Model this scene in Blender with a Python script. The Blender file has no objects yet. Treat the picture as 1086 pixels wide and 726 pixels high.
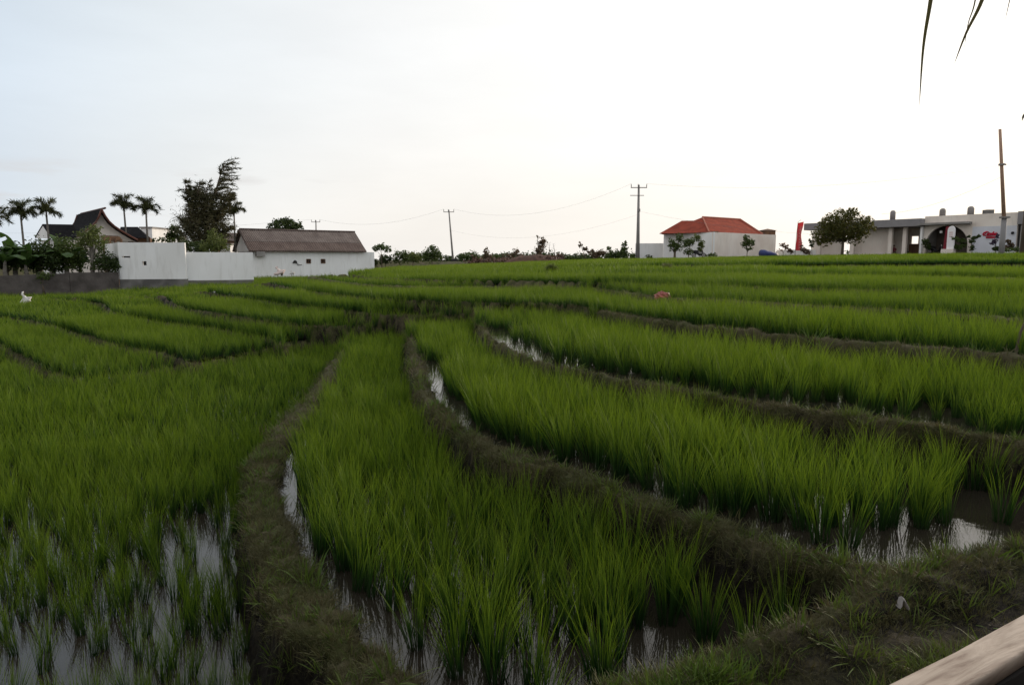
import bpy, bmesh, math, random
import numpy as np
from mathutils import Vector, Matrix, Euler

random.seed(11)
rng = np.random.default_rng(11)
PI = math.pi
R = math.radians
sc = bpy.context.scene
col = sc.collection

# ------------------------------------------------------------------ camera, sky, sun, exposure
PITCH = R(7.0)
F = 724.0                      # focal length of the photograph in its own pixels
cam_d = bpy.data.cameras.new('camera')
cam_d.sensor_width = 36.0
cam_d.lens = 24.0
cam_d.clip_start = 0.05
cam_d.clip_end = 6000
cam = bpy.data.objects.new('camera', cam_d)
col.objects.link(cam)
cam.location = (0, 0, 0)
cam.rotation_euler = (R(90) - PITCH, 0, 0)
sc.camera = cam

SUN_AZ = R(50)                 # to the right of straight ahead
SUN_EL = R(13)
sun_dir = Vector((math.sin(SUN_AZ) * math.cos(SUN_EL), math.cos(SUN_AZ) * math.cos(SUN_EL), math.sin(SUN_EL)))

sc.view_settings.view_transform = 'Standard'
sc.view_settings.look = 'None'
sc.view_settings.exposure = 0.12
sc.view_settings.gamma = 1.0
sc.view_settings.use_curve_mapping = False

world = bpy.data.worlds.new('World')
sc.world = world
world.use_nodes = True
wn, wl = world.node_tree.nodes, world.node_tree.links
wn.clear()
def N(nodes, t, **kw):
    n = nodes.new(t)
    for k, v in kw.items():
        setattr(n, k, v)
    return n
wout = N(wn, 'ShaderNodeOutputWorld')
bg = N(wn, 'ShaderNodeBackground')
sky = N(wn, 'ShaderNodeTexSky', sky_type='NISHITA')
sky.sun_disc = False
sky.sun_elevation = SUN_EL
sky.sun_rotation = SUN_AZ
sky.air_density = 1.0
sky.dust_density = 3.0
sky.ozone_density = 1.0
tc = N(wn, 'ShaderNodeTexCoord')
# thin high veil of cloud: brighter round the sun, slightly mottled
dot = N(wn, 'ShaderNodeVectorMath', operation='DOT_PRODUCT')
dot.inputs[1].default_value = sun_dir
wl.new(tc.outputs['Generated'], dot.inputs[0])
glow = N(wn, 'ShaderNodeMapRange')
glow.inputs['From Min'].default_value = -0.2
glow.inputs['From Max'].default_value = 0.95
glow.inputs['To Min'].default_value = 0.0
glow.inputs['To Max'].default_value = 1.0
wl.new(dot.outputs['Value'], glow.inputs['Value'])
ramp = N(wn, 'ShaderNodeValToRGB')
e = ramp.color_ramp.elements
e[0].position = 0.0; e[0].color = (0.88, 0.87, 0.86, 1)
e[1].position = 1.0; e[1].color = (1.32, 1.29, 1.24, 1)
for p, c in ((0.10, (0.68, 0.74, 0.82, 1)), (0.24, (0.69, 0.795, 0.91, 1)), (0.42, (0.85, 0.91, 0.955, 1)), (0.62, (1.00, 1.01, 1.01, 1)), (0.82, (1.16, 1.14, 1.10, 1))):
    q = e.new(p); q.color = c
wl.new(glow.outputs['Result'], ramp.inputs['Fac'])
# warm pale band over the horizon
sep = N(wn, 'ShaderNodeSeparateXYZ')
wl.new(tc.outputs['Generated'], sep.inputs[0])
hz = N(wn, 'ShaderNodeMapRange', interpolation_type='SMOOTHSTEP')
hz.inputs['From Min'].default_value = 0.0
hz.inputs['From Max'].default_value = 0.30
hz.inputs['To Min'].default_value = 1.0
hz.inputs['To Max'].default_value = 0.0
wl.new(sep.outputs['Z'], hz.inputs['Value'])
hzm = N(wn, 'ShaderNodeMath', operation='MULTIPLY'); hzm.inputs[1].default_value = 0.75
wl.new(hz.outputs['Result'], hzm.inputs[0])
gm = N(wn, 'ShaderNodeMath', operation='MULTIPLY')
wl.new(hzm.outputs[0], gm.inputs[0])
gm2 = N(wn, 'ShaderNodeMapRange'); gm2.inputs['From Min'].default_value = 0.1; gm2.inputs['From Max'].default_value = 0.6
wl.new(glow.outputs['Result'], gm2.inputs['Value'])
wl.new(gm2.outputs['Result'], gm.inputs[1])
warm = N(wn, 'ShaderNodeMix', data_type='RGBA')
warm.inputs[7].default_value = (1.0, 0.945, 0.875, 1)
wl.new(gm.outputs[0], warm.inputs[0]); wl.new(ramp.outputs['Color'], warm.inputs[6])
# cloud mottling, stretched flat
mp = N(wn, 'ShaderNodeMapping'); mp.inputs['Scale'].default_value = (1.2, 1.2, 5.0)
wl.new(tc.outputs['Generated'], mp.inputs['Vector'])
cn = N(wn, 'ShaderNodeTexNoise'); cn.inputs['Scale'].default_value = 2.2; cn.inputs['Detail'].default_value = 7; cn.inputs['Roughness'].default_value = 0.55
wl.new(mp.outputs[0], cn.inputs['Vector'])
cr = N(wn, 'ShaderNodeMapRange'); cr.inputs['From Min'].default_value = 0.35; cr.inputs['From Max'].default_value = 0.7
cr.inputs['To Min'].default_value = 0.965; cr.inputs['To Max'].default_value = 1.045
wl.new(cn.outputs['Fac'], cr.inputs['Value'])
cm = N(wn, 'ShaderNodeMix', data_type='RGBA', blend_type='MULTIPLY'); cm.inputs[0].default_value = 1.0
wl.new(warm.outputs[2], cm.inputs[6]); wl.new(cr.outputs['Result'], cm.inputs[7])
# small grey cloud scraps low on the left
mp2 = N(wn, 'ShaderNodeMapping'); mp2.inputs['Scale'].default_value = (7, 7, 42)
wl.new(tc.outputs['Generated'], mp2.inputs['Vector'])
c2 = N(wn, 'ShaderNodeTexNoise'); c2.inputs['Scale'].default_value = 1.0; c2.inputs['Detail'].default_value = 5
wl.new(mp2.outputs[0], c2.inputs['Vector'])
c2r = N(wn, 'ShaderNodeMapRange'); c2r.inputs['From Min'].default_value = 0.60; c2r.inputs['From Max'].default_value = 0.72
wl.new(c2.outputs['Fac'], c2r.inputs['Value'])
lowb = N(wn, 'ShaderNodeMapRange', interpolation_type='SMOOTHSTEP'); lowb.inputs['From Min'].default_value = 0.14; lowb.inputs['From Max'].default_value = 0.08
wl.new(sep.outputs['Z'], lowb.inputs['Value'])
lf = N(wn, 'ShaderNodeMapRange', interpolation_type='SMOOTHSTEP'); lf.inputs['From Min'].default_value = -0.1; lf.inputs['From Max'].default_value = -0.4
wl.new(sep.outputs['X'], lf.inputs['Value'])
m1 = N(wn, 'ShaderNodeMath', operation='MULTIPLY'); wl.new(c2r.outputs['Result'], m1.inputs[0]); wl.new(lowb.outputs['Result'], m1.inputs[1])
m2 = N(wn, 'ShaderNodeMath', operation='MULTIPLY'); wl.new(m1.outputs[0], m2.inputs[0]); wl.new(lf.outputs['Result'], m2.inputs[1])
m3 = N(wn, 'ShaderNodeMath', operation='MULTIPLY'); wl.new(m2.outputs[0], m3.inputs[0]); m3.inputs[1].default_value = 0.6
scr = N(wn, 'ShaderNodeMix', data_type='RGBA'); scr.inputs[7].default_value = (0.72, 0.69, 0.68, 1)
wl.new(m3.outputs[0], scr.inputs[0]); wl.new(cm.outputs[2], scr.inputs[6])
# clear sky behind the veil
skm = N(wn, 'ShaderNodeMix', data_type='RGBA', blend_type='MULTIPLY'); skm.inputs[0].default_value = 1.0
skm.inputs[7].default_value = (0.06, 0.06, 0.06, 1)
wl.new(sky.outputs[0], skm.inputs[6])
fin = N(wn, 'ShaderNodeMix', data_type='RGBA'); fin.inputs[0].default_value = 0.85
wl.new(skm.outputs[2], fin.inputs[6]); wl.new(scr.outputs[2], fin.inputs[7])
wl.new(fin.outputs[2], bg.inputs['Color'])
bg.inputs['Strength'].default_value = 1.0
wl.new(bg.outputs[0], wout.inputs['Surface'])

sun_d = bpy.data.lights.new('sun', 'SUN')
sun_d.energy = 2.2
sun_d.angle = R(8)
sun_d.color = (1.0, 0.83, 0.66)
sun = bpy.data.objects.new('sun', sun_d)
col.objects.link(sun)
sun.rotation_euler = (-sun_dir).to_track_quat('-Z', 'Y').to_euler()

# ------------------------------------------------------------------ pixel -> world helpers (used to survey positions)
CP, SP = math.cos(PITCH), math.sin(PITCH)
def ray(px, py):
    xc = (px - 543.0) / F
    yc = (363.0 - py) / F
    return np.array([xc, CP + yc * SP, -SP + yc * CP])
def U(px, py, z):
    r = ray(px, py); t = z / r[2]
    return np.array([r[0] * t, r[1] * t, z])
def at(px, py, D):
    r = ray(px, py); t = D / r[1]
    return Vector((r[0] * t, D, r[2] * t))
def gx(px, D):                 # x of a vertical line seen at px near the horizon
    return (px - 543.0) / F * D / CP * 1.0 if False else at(px, 274, D).x

# ------------------------------------------------------------------ mesh builder and tagging
def tag(o, label=None, cat=None, group=None, kind=None):
    if label: o['label'] = label
    if cat: o['category'] = cat
    if group: o['group'] = group
    if kind: o['kind'] = kind
    return o
def empty(name, loc, rz=0.0):
    o = bpy.data.objects.new(name, None)
    o.empty_display_size = 0.3
    o.location = loc; o.rotation_euler = (0, 0, rz)
    col.objects.link(o)
    return o
def copy_tree(o, parent=None):
    c = o.copy(); col.objects.link(c)
    if parent: c.parent = parent
    for ch in list(o.children):
        copy_tree(ch, c)
    return c

class MB:
    def __init__(s, origin=(0, 0, 0)):
        s.v = []; s.f = []; s.o = Vector(origin)
    def add(s, vs, fs):
        b = len(s.v)
        s.v += [tuple(Vector(p) - s.o) for p in vs]
        s.f += [tuple(b + i for i in f) for f in fs]
        return s
    def hexa(s, p):            # 8 points: bottom ring 0-3, top ring 4-7
        return s.add(p, [(3, 2, 1, 0), (4, 5, 6, 7), (0, 1, 5, 4), (1, 2, 6, 5), (2, 3, 7, 6), (3, 0, 4, 7)])
    def box(s, c, size, rz=0.0):
        cx, cy, cz = c; a, b, h = size[0] / 2, size[1] / 2, size[2] / 2
        ca, sa = math.cos(rz), math.sin(rz)
        pts = []
        for dz in (-h, h):
            for dx, dy in ((-a, -b), (a, -b), (a, b), (-a, b)):
                pts.append((cx + dx * ca - dy * sa, cy + dx * sa + dy * ca, cz + dz))
        return s.hexa(pts)
    def tube(s, pts, rad, n=8, cap=True):
        pts = [Vector(p) for p in pts]
        if not hasattr(rad, '__len__'): rad = [rad] * len(pts)
        vs, fs = [], []
        up = Vector((0.13, 0.21, 1)).normalized()
        for i, p in enumerate(pts):
            d = (pts[min(i + 1, len(pts) - 1)] - pts[max(i - 1, 0)])
            if d.length < 1e-9: d = Vector((0, 0, 1))
            d.normalize()
            ref = up if abs(d.dot(up)) < 0.95 else Vector((1, 0, 0))
            a = d.cross(ref).normalized(); b = d.cross(a).normalized()
            for k in range(n):
                t = 2 * PI * k / n
                vs.append(p + (a * math.cos(t) + b * math.sin(t)) * rad[i])
        for i in range(len(pts) - 1):
            for k in range(n):
                k2 = (k + 1) % n
                fs.append((i * n + k, i * n + k2, (i + 1) * n + k2, (i + 1) * n + k))
        if cap:
            fs.append(tuple(range(n - 1, -1, -1)))
            fs.append(tuple((len(pts) - 1) * n + k for k in range(n)))
        return s.add(vs, fs)
    def prism(s, outline, fr, t0, t1):
        """outline of (s, z) points; fr(s, t, z) -> world; extruded from depth t0 to t1"""
        n = len(outline)
        vs = [fr(a, t0, z) for a, z in outline] + [fr(a, t1, z) for a, z in outline]
        fs = [tuple(range(n)), tuple(range(2 * n - 1, n - 1, -1))]
        for i in range(n):
            j = (i + 1) % n
            fs.append((i, i + n, j + n, j))
        return s.add(vs, fs)
    def ellipsoid(s, c, r, n=8, m=6):
        vs, fs = [], []
        for i in range(m + 1):
            ph = PI * i / m
            for k in range(n):
                t = 2 * PI * k / n
                vs.append((c[0] + r[0] * math.sin(ph) * math.cos(t), c[1] + r[1] * math.sin(ph) * math.sin(t), c[2] + r[2] * math.cos(ph)))
        for i in range(m):
            for k in range(n):
                k2 = (k + 1) % n
                fs.append((i * n + k, (i + 1) * n + k, (i + 1) * n + k2, i * n + k2))
        return s.add(vs, fs)
    def build(s, name, mat, parent=None, smooth=False, bevel=0.0):
        me = bpy.data.meshes.new(name)
        me.from_pydata(s.v, [], s.f)
        me.validate()
        bm = bmesh.new(); bm.from_mesh(me)
        bmesh.ops.recalc_face_normals(bm, faces=bm.faces)
        if bevel > 0:
            bmesh.ops.bevel(bm, geom=list(bm.edges), offset=bevel, segments=2, affect='EDGES', clamp_overlap=True)
        bm.to_mesh(me); bm.free()
        if smooth:
            me.polygons.foreach_set('use_smooth', [True] * len(me.polygons))
        o = bpy.data.objects.new(name, me)
        me.materials.append(mat)
        col.objects.link(o)
        if parent: o.parent = parent
        elif s.o.length > 0: o.location = s.o
        return o

def np_mesh(name, verts, faces, mat, smooth=False):
    me = bpy.data.meshes.new(name)
    verts = np.asarray(verts, dtype=np.float32); faces = np.asarray(faces, dtype=np.int32)
    k = faces.shape[1]
    me.vertices.add(len(verts)); me.vertices.foreach_set('co', verts.ravel())
    me.loops.add(faces.size); me.loops.foreach_set('vertex_index', faces.ravel())
    me.polygons.add(len(faces))
    me.polygons.foreach_set('loop_start', np.arange(0, faces.size, k, dtype=np.int32))
    me.polygons.foreach_set('loop_total', np.full(len(faces), k, dtype=np.int32))
    me.update(calc_edges=True); me.validate()
    if smooth: me.polygons.foreach_set('use_smooth', np.ones(len(me.polygons), dtype=bool))
    if mat: me.materials.append(mat)
    return me

# ------------------------------------------------------------------ materials
def new_mat(name):
    m = bpy.data.materials.new(name); m.use_nodes = True
    nt = m.node_tree
    return m, nt.nodes, nt.links, nt.nodes['Principled BSDF'], nt.nodes['Material Output']
def plain(name, c1, c2=None, scale=4.0, rough=0.8, bump=0.0, bscale=None, metal=0.0, spec=0.3, stretch=(1, 1, 1), contrast=(0.35, 0.65)):
    m, n, l, p, out = new_mat(name)
    if c2 is None: c2 = tuple(x * 0.8 for x in c1)
    t = N(n, 'ShaderNodeTexCoord'); mp = N(n, 'ShaderNodeMapping'); mp.inputs['Scale'].default_value = stretch
    l.new(t.outputs['Object'], mp.inputs['Vector'])
    no = N(n, 'ShaderNodeTexNoise'); no.inputs['Scale'].default_value = scale; no.inputs['Detail'].default_value = 8
    l.new(mp.outputs[0], no.inputs['Vector'])
    mr = N(n, 'ShaderNodeMapRange'); mr.inputs['From Min'].default_value = contrast[0]; mr.inputs['From Max'].default_value = contrast[1]
    l.new(no.outputs['Fac'], mr.inputs['Value'])
    mx = N(n, 'ShaderNodeMix', data_type='RGBA')
    mx.inputs[6].default_value = (*c1, 1); mx.inputs[7].default_value = (*c2, 1)
    l.new(mr.outputs[0], mx.inputs[0]); l.new(mx.outputs[2], p.inputs['Base Color'])
    p.inputs['Roughness'].default_value = rough; p.inputs['Metallic'].default_value = metal
    p.inputs['Specular IOR Level'].default_value = spec
    if bump > 0:
        nb = N(n, 'ShaderNodeTexNoise'); nb.inputs['Scale'].default_value = bscale or scale * 4; nb.inputs['Detail'].default_value = 6
        l.new(mp.outputs[0], nb.inputs['Vector'])
        b = N(n, 'ShaderNodeBump'); b.inputs['Strength'].default_value = bump; b.inputs['Distance'].default_value = 0.05
        l.new(nb.outputs['Fac'], b.inputs['Height']); l.new(b.outputs[0], p.inputs['Normal'])
    return m

def leaf_mat(name, ca, cb, cc, transl=0.35, nscale=0.35, rough=0.5, tip=None, tiplen=0.5, low=None):
    """ca/cb mixed by a world-space noise, cc mixed in by instance random; optional tip colour up the blade, painted shade down it"""
    m, n, l, p, out = new_mat(name)
    geo = N(n, 'ShaderNodeNewGeometry')
    no = N(n, 'ShaderNodeTexNoise'); no.inputs['Scale'].default_value = nscale; no.inputs['Detail'].default_value = 5
    l.new(geo.outputs['Position'], no.inputs['Vector'])
    mr = N(n, 'ShaderNodeMapRange'); mr.inputs['From Min'].default_value = 0.36; mr.inputs['From Max'].default_value = 0.64
    l.new(no.outputs['Fac'], mr.inputs['Value'])
    mx = N(n, 'ShaderNodeMix', data_type='RGBA'); mx.inputs[6].default_value = (*ca, 1); mx.inputs[7].default_value = (*cb, 1)
    l.new(mr.outputs[0], mx.inputs[0])
    oi = N(n, 'ShaderNodeObjectInfo')
    rp = N(n, 'ShaderNodeMath', operation='ADD')
    wn2 = N(n, 'ShaderNodeTexWhiteNoise', noise_dimensions='1D')
    l.new(geo.outputs['Random Per Island'], rp.inputs[0]); l.new(oi.outputs['Random'], rp.inputs[1])
    l.new(rp.outputs[0], wn2.inputs['W'])
    mf = N(n, 'ShaderNodeMath', operation='MULTIPLY'); mf.inputs[1].default_value = 0.55
    l.new(wn2.outputs['Value'], mf.inputs[0])
    m2 = N(n, 'ShaderNodeMix', data_type='RGBA'); m2.inputs[7].default_value = (*cc, 1)
    l.new(mf.outputs[0], m2.inputs[0]); l.new(mx.outputs[2], m2.inputs[6])
    colr = m2.outputs[2]
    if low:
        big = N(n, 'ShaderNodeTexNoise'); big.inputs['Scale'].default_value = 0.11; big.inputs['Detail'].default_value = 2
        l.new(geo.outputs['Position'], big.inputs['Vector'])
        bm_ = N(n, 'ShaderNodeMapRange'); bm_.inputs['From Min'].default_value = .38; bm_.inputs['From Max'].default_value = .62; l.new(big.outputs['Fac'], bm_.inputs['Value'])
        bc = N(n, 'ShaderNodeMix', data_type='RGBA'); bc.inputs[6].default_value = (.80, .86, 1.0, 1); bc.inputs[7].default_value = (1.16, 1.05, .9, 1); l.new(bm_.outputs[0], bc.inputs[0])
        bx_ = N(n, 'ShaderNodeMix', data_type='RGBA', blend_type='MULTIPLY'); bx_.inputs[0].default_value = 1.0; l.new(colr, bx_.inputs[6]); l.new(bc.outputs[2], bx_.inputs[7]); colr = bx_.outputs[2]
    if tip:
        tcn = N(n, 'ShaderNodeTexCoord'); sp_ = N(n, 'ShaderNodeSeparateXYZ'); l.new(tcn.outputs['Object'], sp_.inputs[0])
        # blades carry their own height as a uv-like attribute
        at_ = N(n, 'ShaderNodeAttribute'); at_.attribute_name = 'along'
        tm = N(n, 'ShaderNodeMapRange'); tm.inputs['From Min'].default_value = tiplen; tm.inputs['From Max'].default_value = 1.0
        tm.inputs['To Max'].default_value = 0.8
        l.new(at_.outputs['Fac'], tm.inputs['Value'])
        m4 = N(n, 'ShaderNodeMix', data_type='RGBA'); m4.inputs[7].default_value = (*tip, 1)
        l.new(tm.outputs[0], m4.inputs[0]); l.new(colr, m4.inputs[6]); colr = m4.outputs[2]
    if low:  # canopy shade painted into the colour of the lower blade
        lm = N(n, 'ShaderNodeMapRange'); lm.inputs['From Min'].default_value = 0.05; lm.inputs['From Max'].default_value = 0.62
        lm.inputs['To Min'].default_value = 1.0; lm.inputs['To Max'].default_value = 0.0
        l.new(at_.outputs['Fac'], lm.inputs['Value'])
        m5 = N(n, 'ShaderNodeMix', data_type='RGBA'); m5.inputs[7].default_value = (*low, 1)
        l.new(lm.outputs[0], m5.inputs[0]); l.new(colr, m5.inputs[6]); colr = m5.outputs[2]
    l.new(colr, p.inputs['Base Color'])
    p.inputs['Roughness'].default_value = rough; p.inputs['Specular IOR Level'].default_value = 0.25
    tr = N(n, 'ShaderNodeBsdfTranslucent'); l.new(colr, tr.inputs['Color'])
    ms = N(n, 'ShaderNodeMixShader'); ms.inputs[0].default_value = transl
    l.new(p.outputs[0], ms.inputs[1]); l.new(tr.outputs[0], ms.inputs[2]); l.new(ms.outputs[0], out.inputs['Surface'])
    return m

M = {}
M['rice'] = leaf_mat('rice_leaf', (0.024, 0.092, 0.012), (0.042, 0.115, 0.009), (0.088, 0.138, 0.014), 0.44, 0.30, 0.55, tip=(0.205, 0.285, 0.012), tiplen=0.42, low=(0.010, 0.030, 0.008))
M['grass'] = leaf_mat('bund_grass', (0.060, 0.078, 0.020), (0.105, 0.092, 0.042), (0.13, 0.10, 0.055), 0.25, 1.6, 0.6)
M['weed'] = leaf_mat('green_weed', (0.060, 0.125, 0.014), (0.085, 0.13, 0.018), (0.13, 0.15, 0.03), 0.3, 1.2, 0.55)
M['water'] = None
def water_mat():
    m, n, l, p, out = new_mat('paddy_water')
    p.inputs['Base Color'].default_value = (0.022, 0.018, 0.013, 1)
    p.inputs['Roughness'].default_value = 0.03
    p.inputs['IOR'].default_value = 1.42
    p.inputs['Specular IOR Level'].default_value = 0.5
    geo = N(n, 'ShaderNodeNewGeometry')
    no = N(n, 'ShaderNodeTexNoise'); no.inputs['Scale'].default_value = 5.5; no.inputs['Detail'].default_value = 4
    l.new(geo.outputs['Position'], no.inputs['Vector'])
    b = N(n, 'ShaderNodeBump'); b.inputs['Strength'].default_value = 0.07; b.inputs['Distance'].default_value = 0.03
    l.new(no.outputs['Fac'], b.inputs['Height']); l.new(b.outputs[0], p.inputs['Normal'])
    return m
M['water'] = water_mat()
def ground_mat():
    m, n, l, p, out = new_mat('paddy_ground')
    geo = N(n, 'ShaderNodeNewGeometry')
    at_ = N(n, 'ShaderNodeAttribute'); at_.attribute_name = 'turf'
    n1 = N(n, 'ShaderNodeTexNoise'); n1.inputs['Scale'].default_value = 2.2; n1.inputs['Detail'].default_value = 8
    n2 = N(n, 'ShaderNodeTexNoise'); n2.inputs['Scale'].default_value = 22; n2.inputs['Detail'].default_value = 8; n2.inputs['Roughness'].default_value = 0.7
    l.new(geo.outputs['Position'], n1.inputs['Vector']); l.new(geo.outputs['Position'], n2.inputs['Vector'])
    tur = N(n, 'ShaderNodeMix', data_type='RGBA'); tur.inputs[6].default_value = (0.048, 0.054, 0.016, 1); tur.inputs[7].default_value = (0.085, 0.072, 0.040, 1)
    mr = N(n, 'ShaderNodeMapRange'); mr.inputs['From Min'].default_value = 0.38; mr.inputs['From Max'].default_value = 0.62
    l.new(n1.outputs['Fac'], mr.inputs['Value']); l.new(mr.outputs[0], tur.inputs[0])
    mud = N(n, 'ShaderNodeMix', data_type='RGBA'); mud.inputs[6].default_value = (0.008, 0.0065, 0.005, 1); mud.inputs[7].default_value = (0.026, 0.021, 0.015, 1)
    mr2 = N(n, 'ShaderNodeMapRange'); mr2.inputs['From Min'].default_value = 0.4; mr2.inputs['From Max'].default_value = 0.65
    l.new(n2.outputs['Fac'], mr2.inputs['Value']); l.new(mr2.outputs[0], mud.inputs[0])
    s = N(n, 'ShaderNodeMath', operation='ADD'); l.new(at_.outputs['Fac'], s.inputs[0])
    o5 = N(n, 'ShaderNodeMath', operation='MULTIPLY_ADD'); o5.inputs[1].default_value = 1.2; o5.inputs[2].default_value = -0.6
    l.new(n2.outputs['Fac'], o5.inputs[0]); l.new(o5.outputs[0], s.inputs[1])
    cl = N(n, 'ShaderNodeClamp'); l.new(s.outputs[0], cl.inputs[0])
    mx = N(n, 'ShaderNodeMix', data_type='RGBA'); l.new(cl.outputs[0], mx.inputs[0]); l.new(mud.outputs[2], mx.inputs[6]); l.new(tur.outputs[2], mx.inputs[7])
    l.new(mx.outputs[2], p.inputs['Base Color'])
    p.inputs['Roughness'].default_value = 0.9; p.inputs['Specular IOR Level'].default_value = 0.15
    b = N(n, 'ShaderNodeBump'); b.inputs['Strength'].default_value = 0.9; b.inputs['Distance'].default_value = 0.04
    l.new(n2.outputs['Fac'], b.inputs['Height']); l.new(b.outputs[0], p.inputs['Normal'])
    return m
M['ground'] = ground_mat()

# ------------------------------------------------------------------ terraces: levels (metres below the eye) and bunds
LV = dict(P0=-2.5, P1=-2.15, P2=-1.8, P3=-1.5, S1=-2.42, S2=-2.25, S3=-2.09, S4=-1.90, S5=-1.67, S6=-1.42, P4=-1.2,
          P5=-1.0, P6=-0.82, P7=-0.63, P8=-0.40, P9=0.06, W=-1.80, W1=-1.97, W0=-2.17, NG=-1.72)
LVN = ['P0', 'P1', 'P2', 'P3', 'S1', 'S2', 'S3', 'S4', 'S5', 'S6', 'P4', 'P5', 'P6', 'P7', 'P8', 'P9', 'W', 'W1', 'W0', 'NG']
LI = {k: i for i, k in enumerate(LVN)}
LZ = np.array([LV[k] for k in LVN])
def smooth(pts, n=5):
    P = np.array(pts, float)
    Q = np.vstack([2 * P[0] - P[1], P, 2 * P[-1] - P[-2]])
    out = []
    for i in range(1, len(Q) - 2):
        for t in np.linspace(0, 1, n, endpoint=False):
            a, b, c, d = Q[i - 1], Q[i], Q[i + 1], Q[i + 2]
            out.append(0.5 * (2 * b + (c - a) * t + (2 * a - 5 * b + 4 * c - d) * t * t + (3 * b - a - 3 * c + d) * t ** 3))
    out.append(P[-1])
    return np.array(out)
def lev(pid, x, y):
    z = LZ[pid].astype(float)
    x = np.asarray(x, float)
    z = z - np.where(pid == LI['P7'], 0.022 * np.clip(6 - x, 0, 14), 0)
    z = z - np.where(pid == LI['P6'], 0.016 * np.clip(2 - x, 0, 12), 0)
    z = z - np.where(pid == LI['P5'], 0.008 * np.clip(-x, 0, 12), 0)
    z = z + np.where(pid == LI['P8'], np.clip(0.016 * (x - 8), 0, .2) - 0.038 * np.clip(8 - x, 0, 22), 0)
    z = z + np.where(pid == LI['P9'], 0.014 * np.clip(x - 18, 0, 22) - .24, 0)
    z = z - np.where(pid == LI['NG'], 0.13 * np.clip((1.75 - x) / 1.1, 0, 1), 0)
    z = z + np.where(pid == LI['P0'], 0.030 * np.clip(y - 9, 0, 9), 0) + np.where(pid == LI['P1'], 0.006 * np.clip(y - 9, 0, 9), 0)
    return z
def px_line(lst, z=None, off=0.0):
    w = []
    for q in lst:
        zz = q[2] if len(q) > 2 else z
        w.append(U(q[0], q[1], zz))
    return np.array(w)
BUND = {}
BUND['A'] = smooth(px_line([(378, 354), (364, 376), (342, 410), (312, 448), (288, 477), (279, 510), (283, 555), (300, 605), (332, 655), (384, 705), (420, 745), (450, 790)], -2.07))
BUND['B'] = smooth(px_line([(437, 345), (438, 365), (446, 400), (460, 430), (492, 460), (545, 486), (600, 503), (660, 525), (715, 545), (770, 564), (830, 586), (885, 603), (935, 612), (985, 618)], -1.75))
BUND['C'] = smooth(px_line([(508, 335), (512, 350), (525, 362), (545, 374), (582, 388), (625, 396), (665, 406), (718, 415), (790, 427), (855, 437), (925, 447), (990, 455), (1043, 464), (1086, 472), (1180, 486), (1320, 505)], -1.45))
Dl = [(560, 322, -1.14), (610, 325), (655, 334), (720, 343), (787, 351), (855, 359), (925, 365), (990, 370), (1086, 379), (1200, 392)]
BUND['D'] = smooth(px_line([(q[0], q[1], -1.14) for q in Dl]))
T1 = [(-300, 414, -2.36), (0, 409, -2.36), (60, 408, -2.36), (97, 406, -2.3), (135, 399, -2.24), (205, 387, -2.17), (255, 377, -2.1), (302, 367, -2.03), (345, 359, -1.97), (378, 353, -1.93), (437, 344, -1.75), (508, 333, -1.42), (560, 322, -1.14)]
BUND['T1'] = smooth(px_line(T1))
BUND['L1'] = smooth(px_line([(-160, 325), (-60, 345), (0, 368), (40, 390), (80, 403), (97, 406)], -2.24))
BUND['L2'] = smooth(px_line([(-150, 325), (0, 336), (48, 344), (85, 355), (121, 367), (177, 377), (205, 387)], -2.08))
BUND['L3'] = smooth(px_line([(40, 317), (103, 321), (121, 332), (177, 343), (236, 351), (290, 362), (302, 367)], -1.90))
BUND['L4'] = smooth(px_line([(173, 314, -1.62), (191, 325, -1.62), (236, 334, -1.62), (295, 342, -1.62), (331, 346, -1.64), (385, 346, -1.68), (437, 343, -1.73)], -1.75))
BUND['L5'] = smooth(px_line([(217, 309), (258, 316), (317, 325), (400, 333), (450, 335), (508, 333)], -1.42))
BUND['L6'] = smooth(px_line([(285, 300), (330, 309), (400, 317), (500, 321), (560, 322)], -1.14))
BUND['E'] = smooth(px_line([(329, 294), (400, 303), (540, 304), (616, 306), (663, 311), (707, 318), (756, 319), (855, 325), (983, 332), (1086, 341), (1250, 358)], -0.94))
BUND['G'] = smooth(px_line([(360, 291), (430, 296), (540, 298), (640, 300), (756, 304), (860, 307), (960, 309), (1086, 314), (1300, 322)], -0.76))
BUND['F2'] = smooth(px_line([(395, 292, -.86), (450, 291.5, -.8), (540, 291, -.70), (700, 291, -.60), (811, 291), (950, 293), (1086, 296), (1300, 302)], -0.57))
BUND['F3'] = smooth([(-11, 46, -1.08), (-5.5, 41, -.88), (0, 38, -.62), (7.4, 36, -.38), (14, 34, -.34), (22.5, 31, -.34), (35, 28, -.34), (60, 22, -.34)])
BUND['F4'] = smooth([(21, 78, .04), (19, 56, .04), (22, 44, .04), (29, 38, .04), (45, 33, .04), (80, 26, .04)])
WL = [(-44, 322, -2.14), (50, 319, -2.10), (103, 317, -1.97), (173, 311, -1.74), (217, 306, -1.46), (285, 299, -1.14), (329, 293.5, -1.02), (360, 292.5, -0.98), (395, 292, -0.92)]
ends = [tuple(BUND[k_][0]) for k_ in ('L3', 'L4', 'L5', 'L6', 'E', 'G', 'F2')]
print('ENDS', ends)
BUND['W'] = smooth([(-70, 29, -2.2), (-34, 30.2, -2.18), (-27.0, 31.6, -2.1)] + ends + [(-8.8, 41.5, -1.08), (-11, 46, -1.12), (-11.5, 57, -1.12), (-11, 70, -1.12)])
NL = [(-9, -3.2, -1.85), (-5.5, -1.6, -1.85), (-3.0, -.2, -1.85), (-1.0, 1.3, -1.87), (-.3, 2.0, -1.87)]
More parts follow.
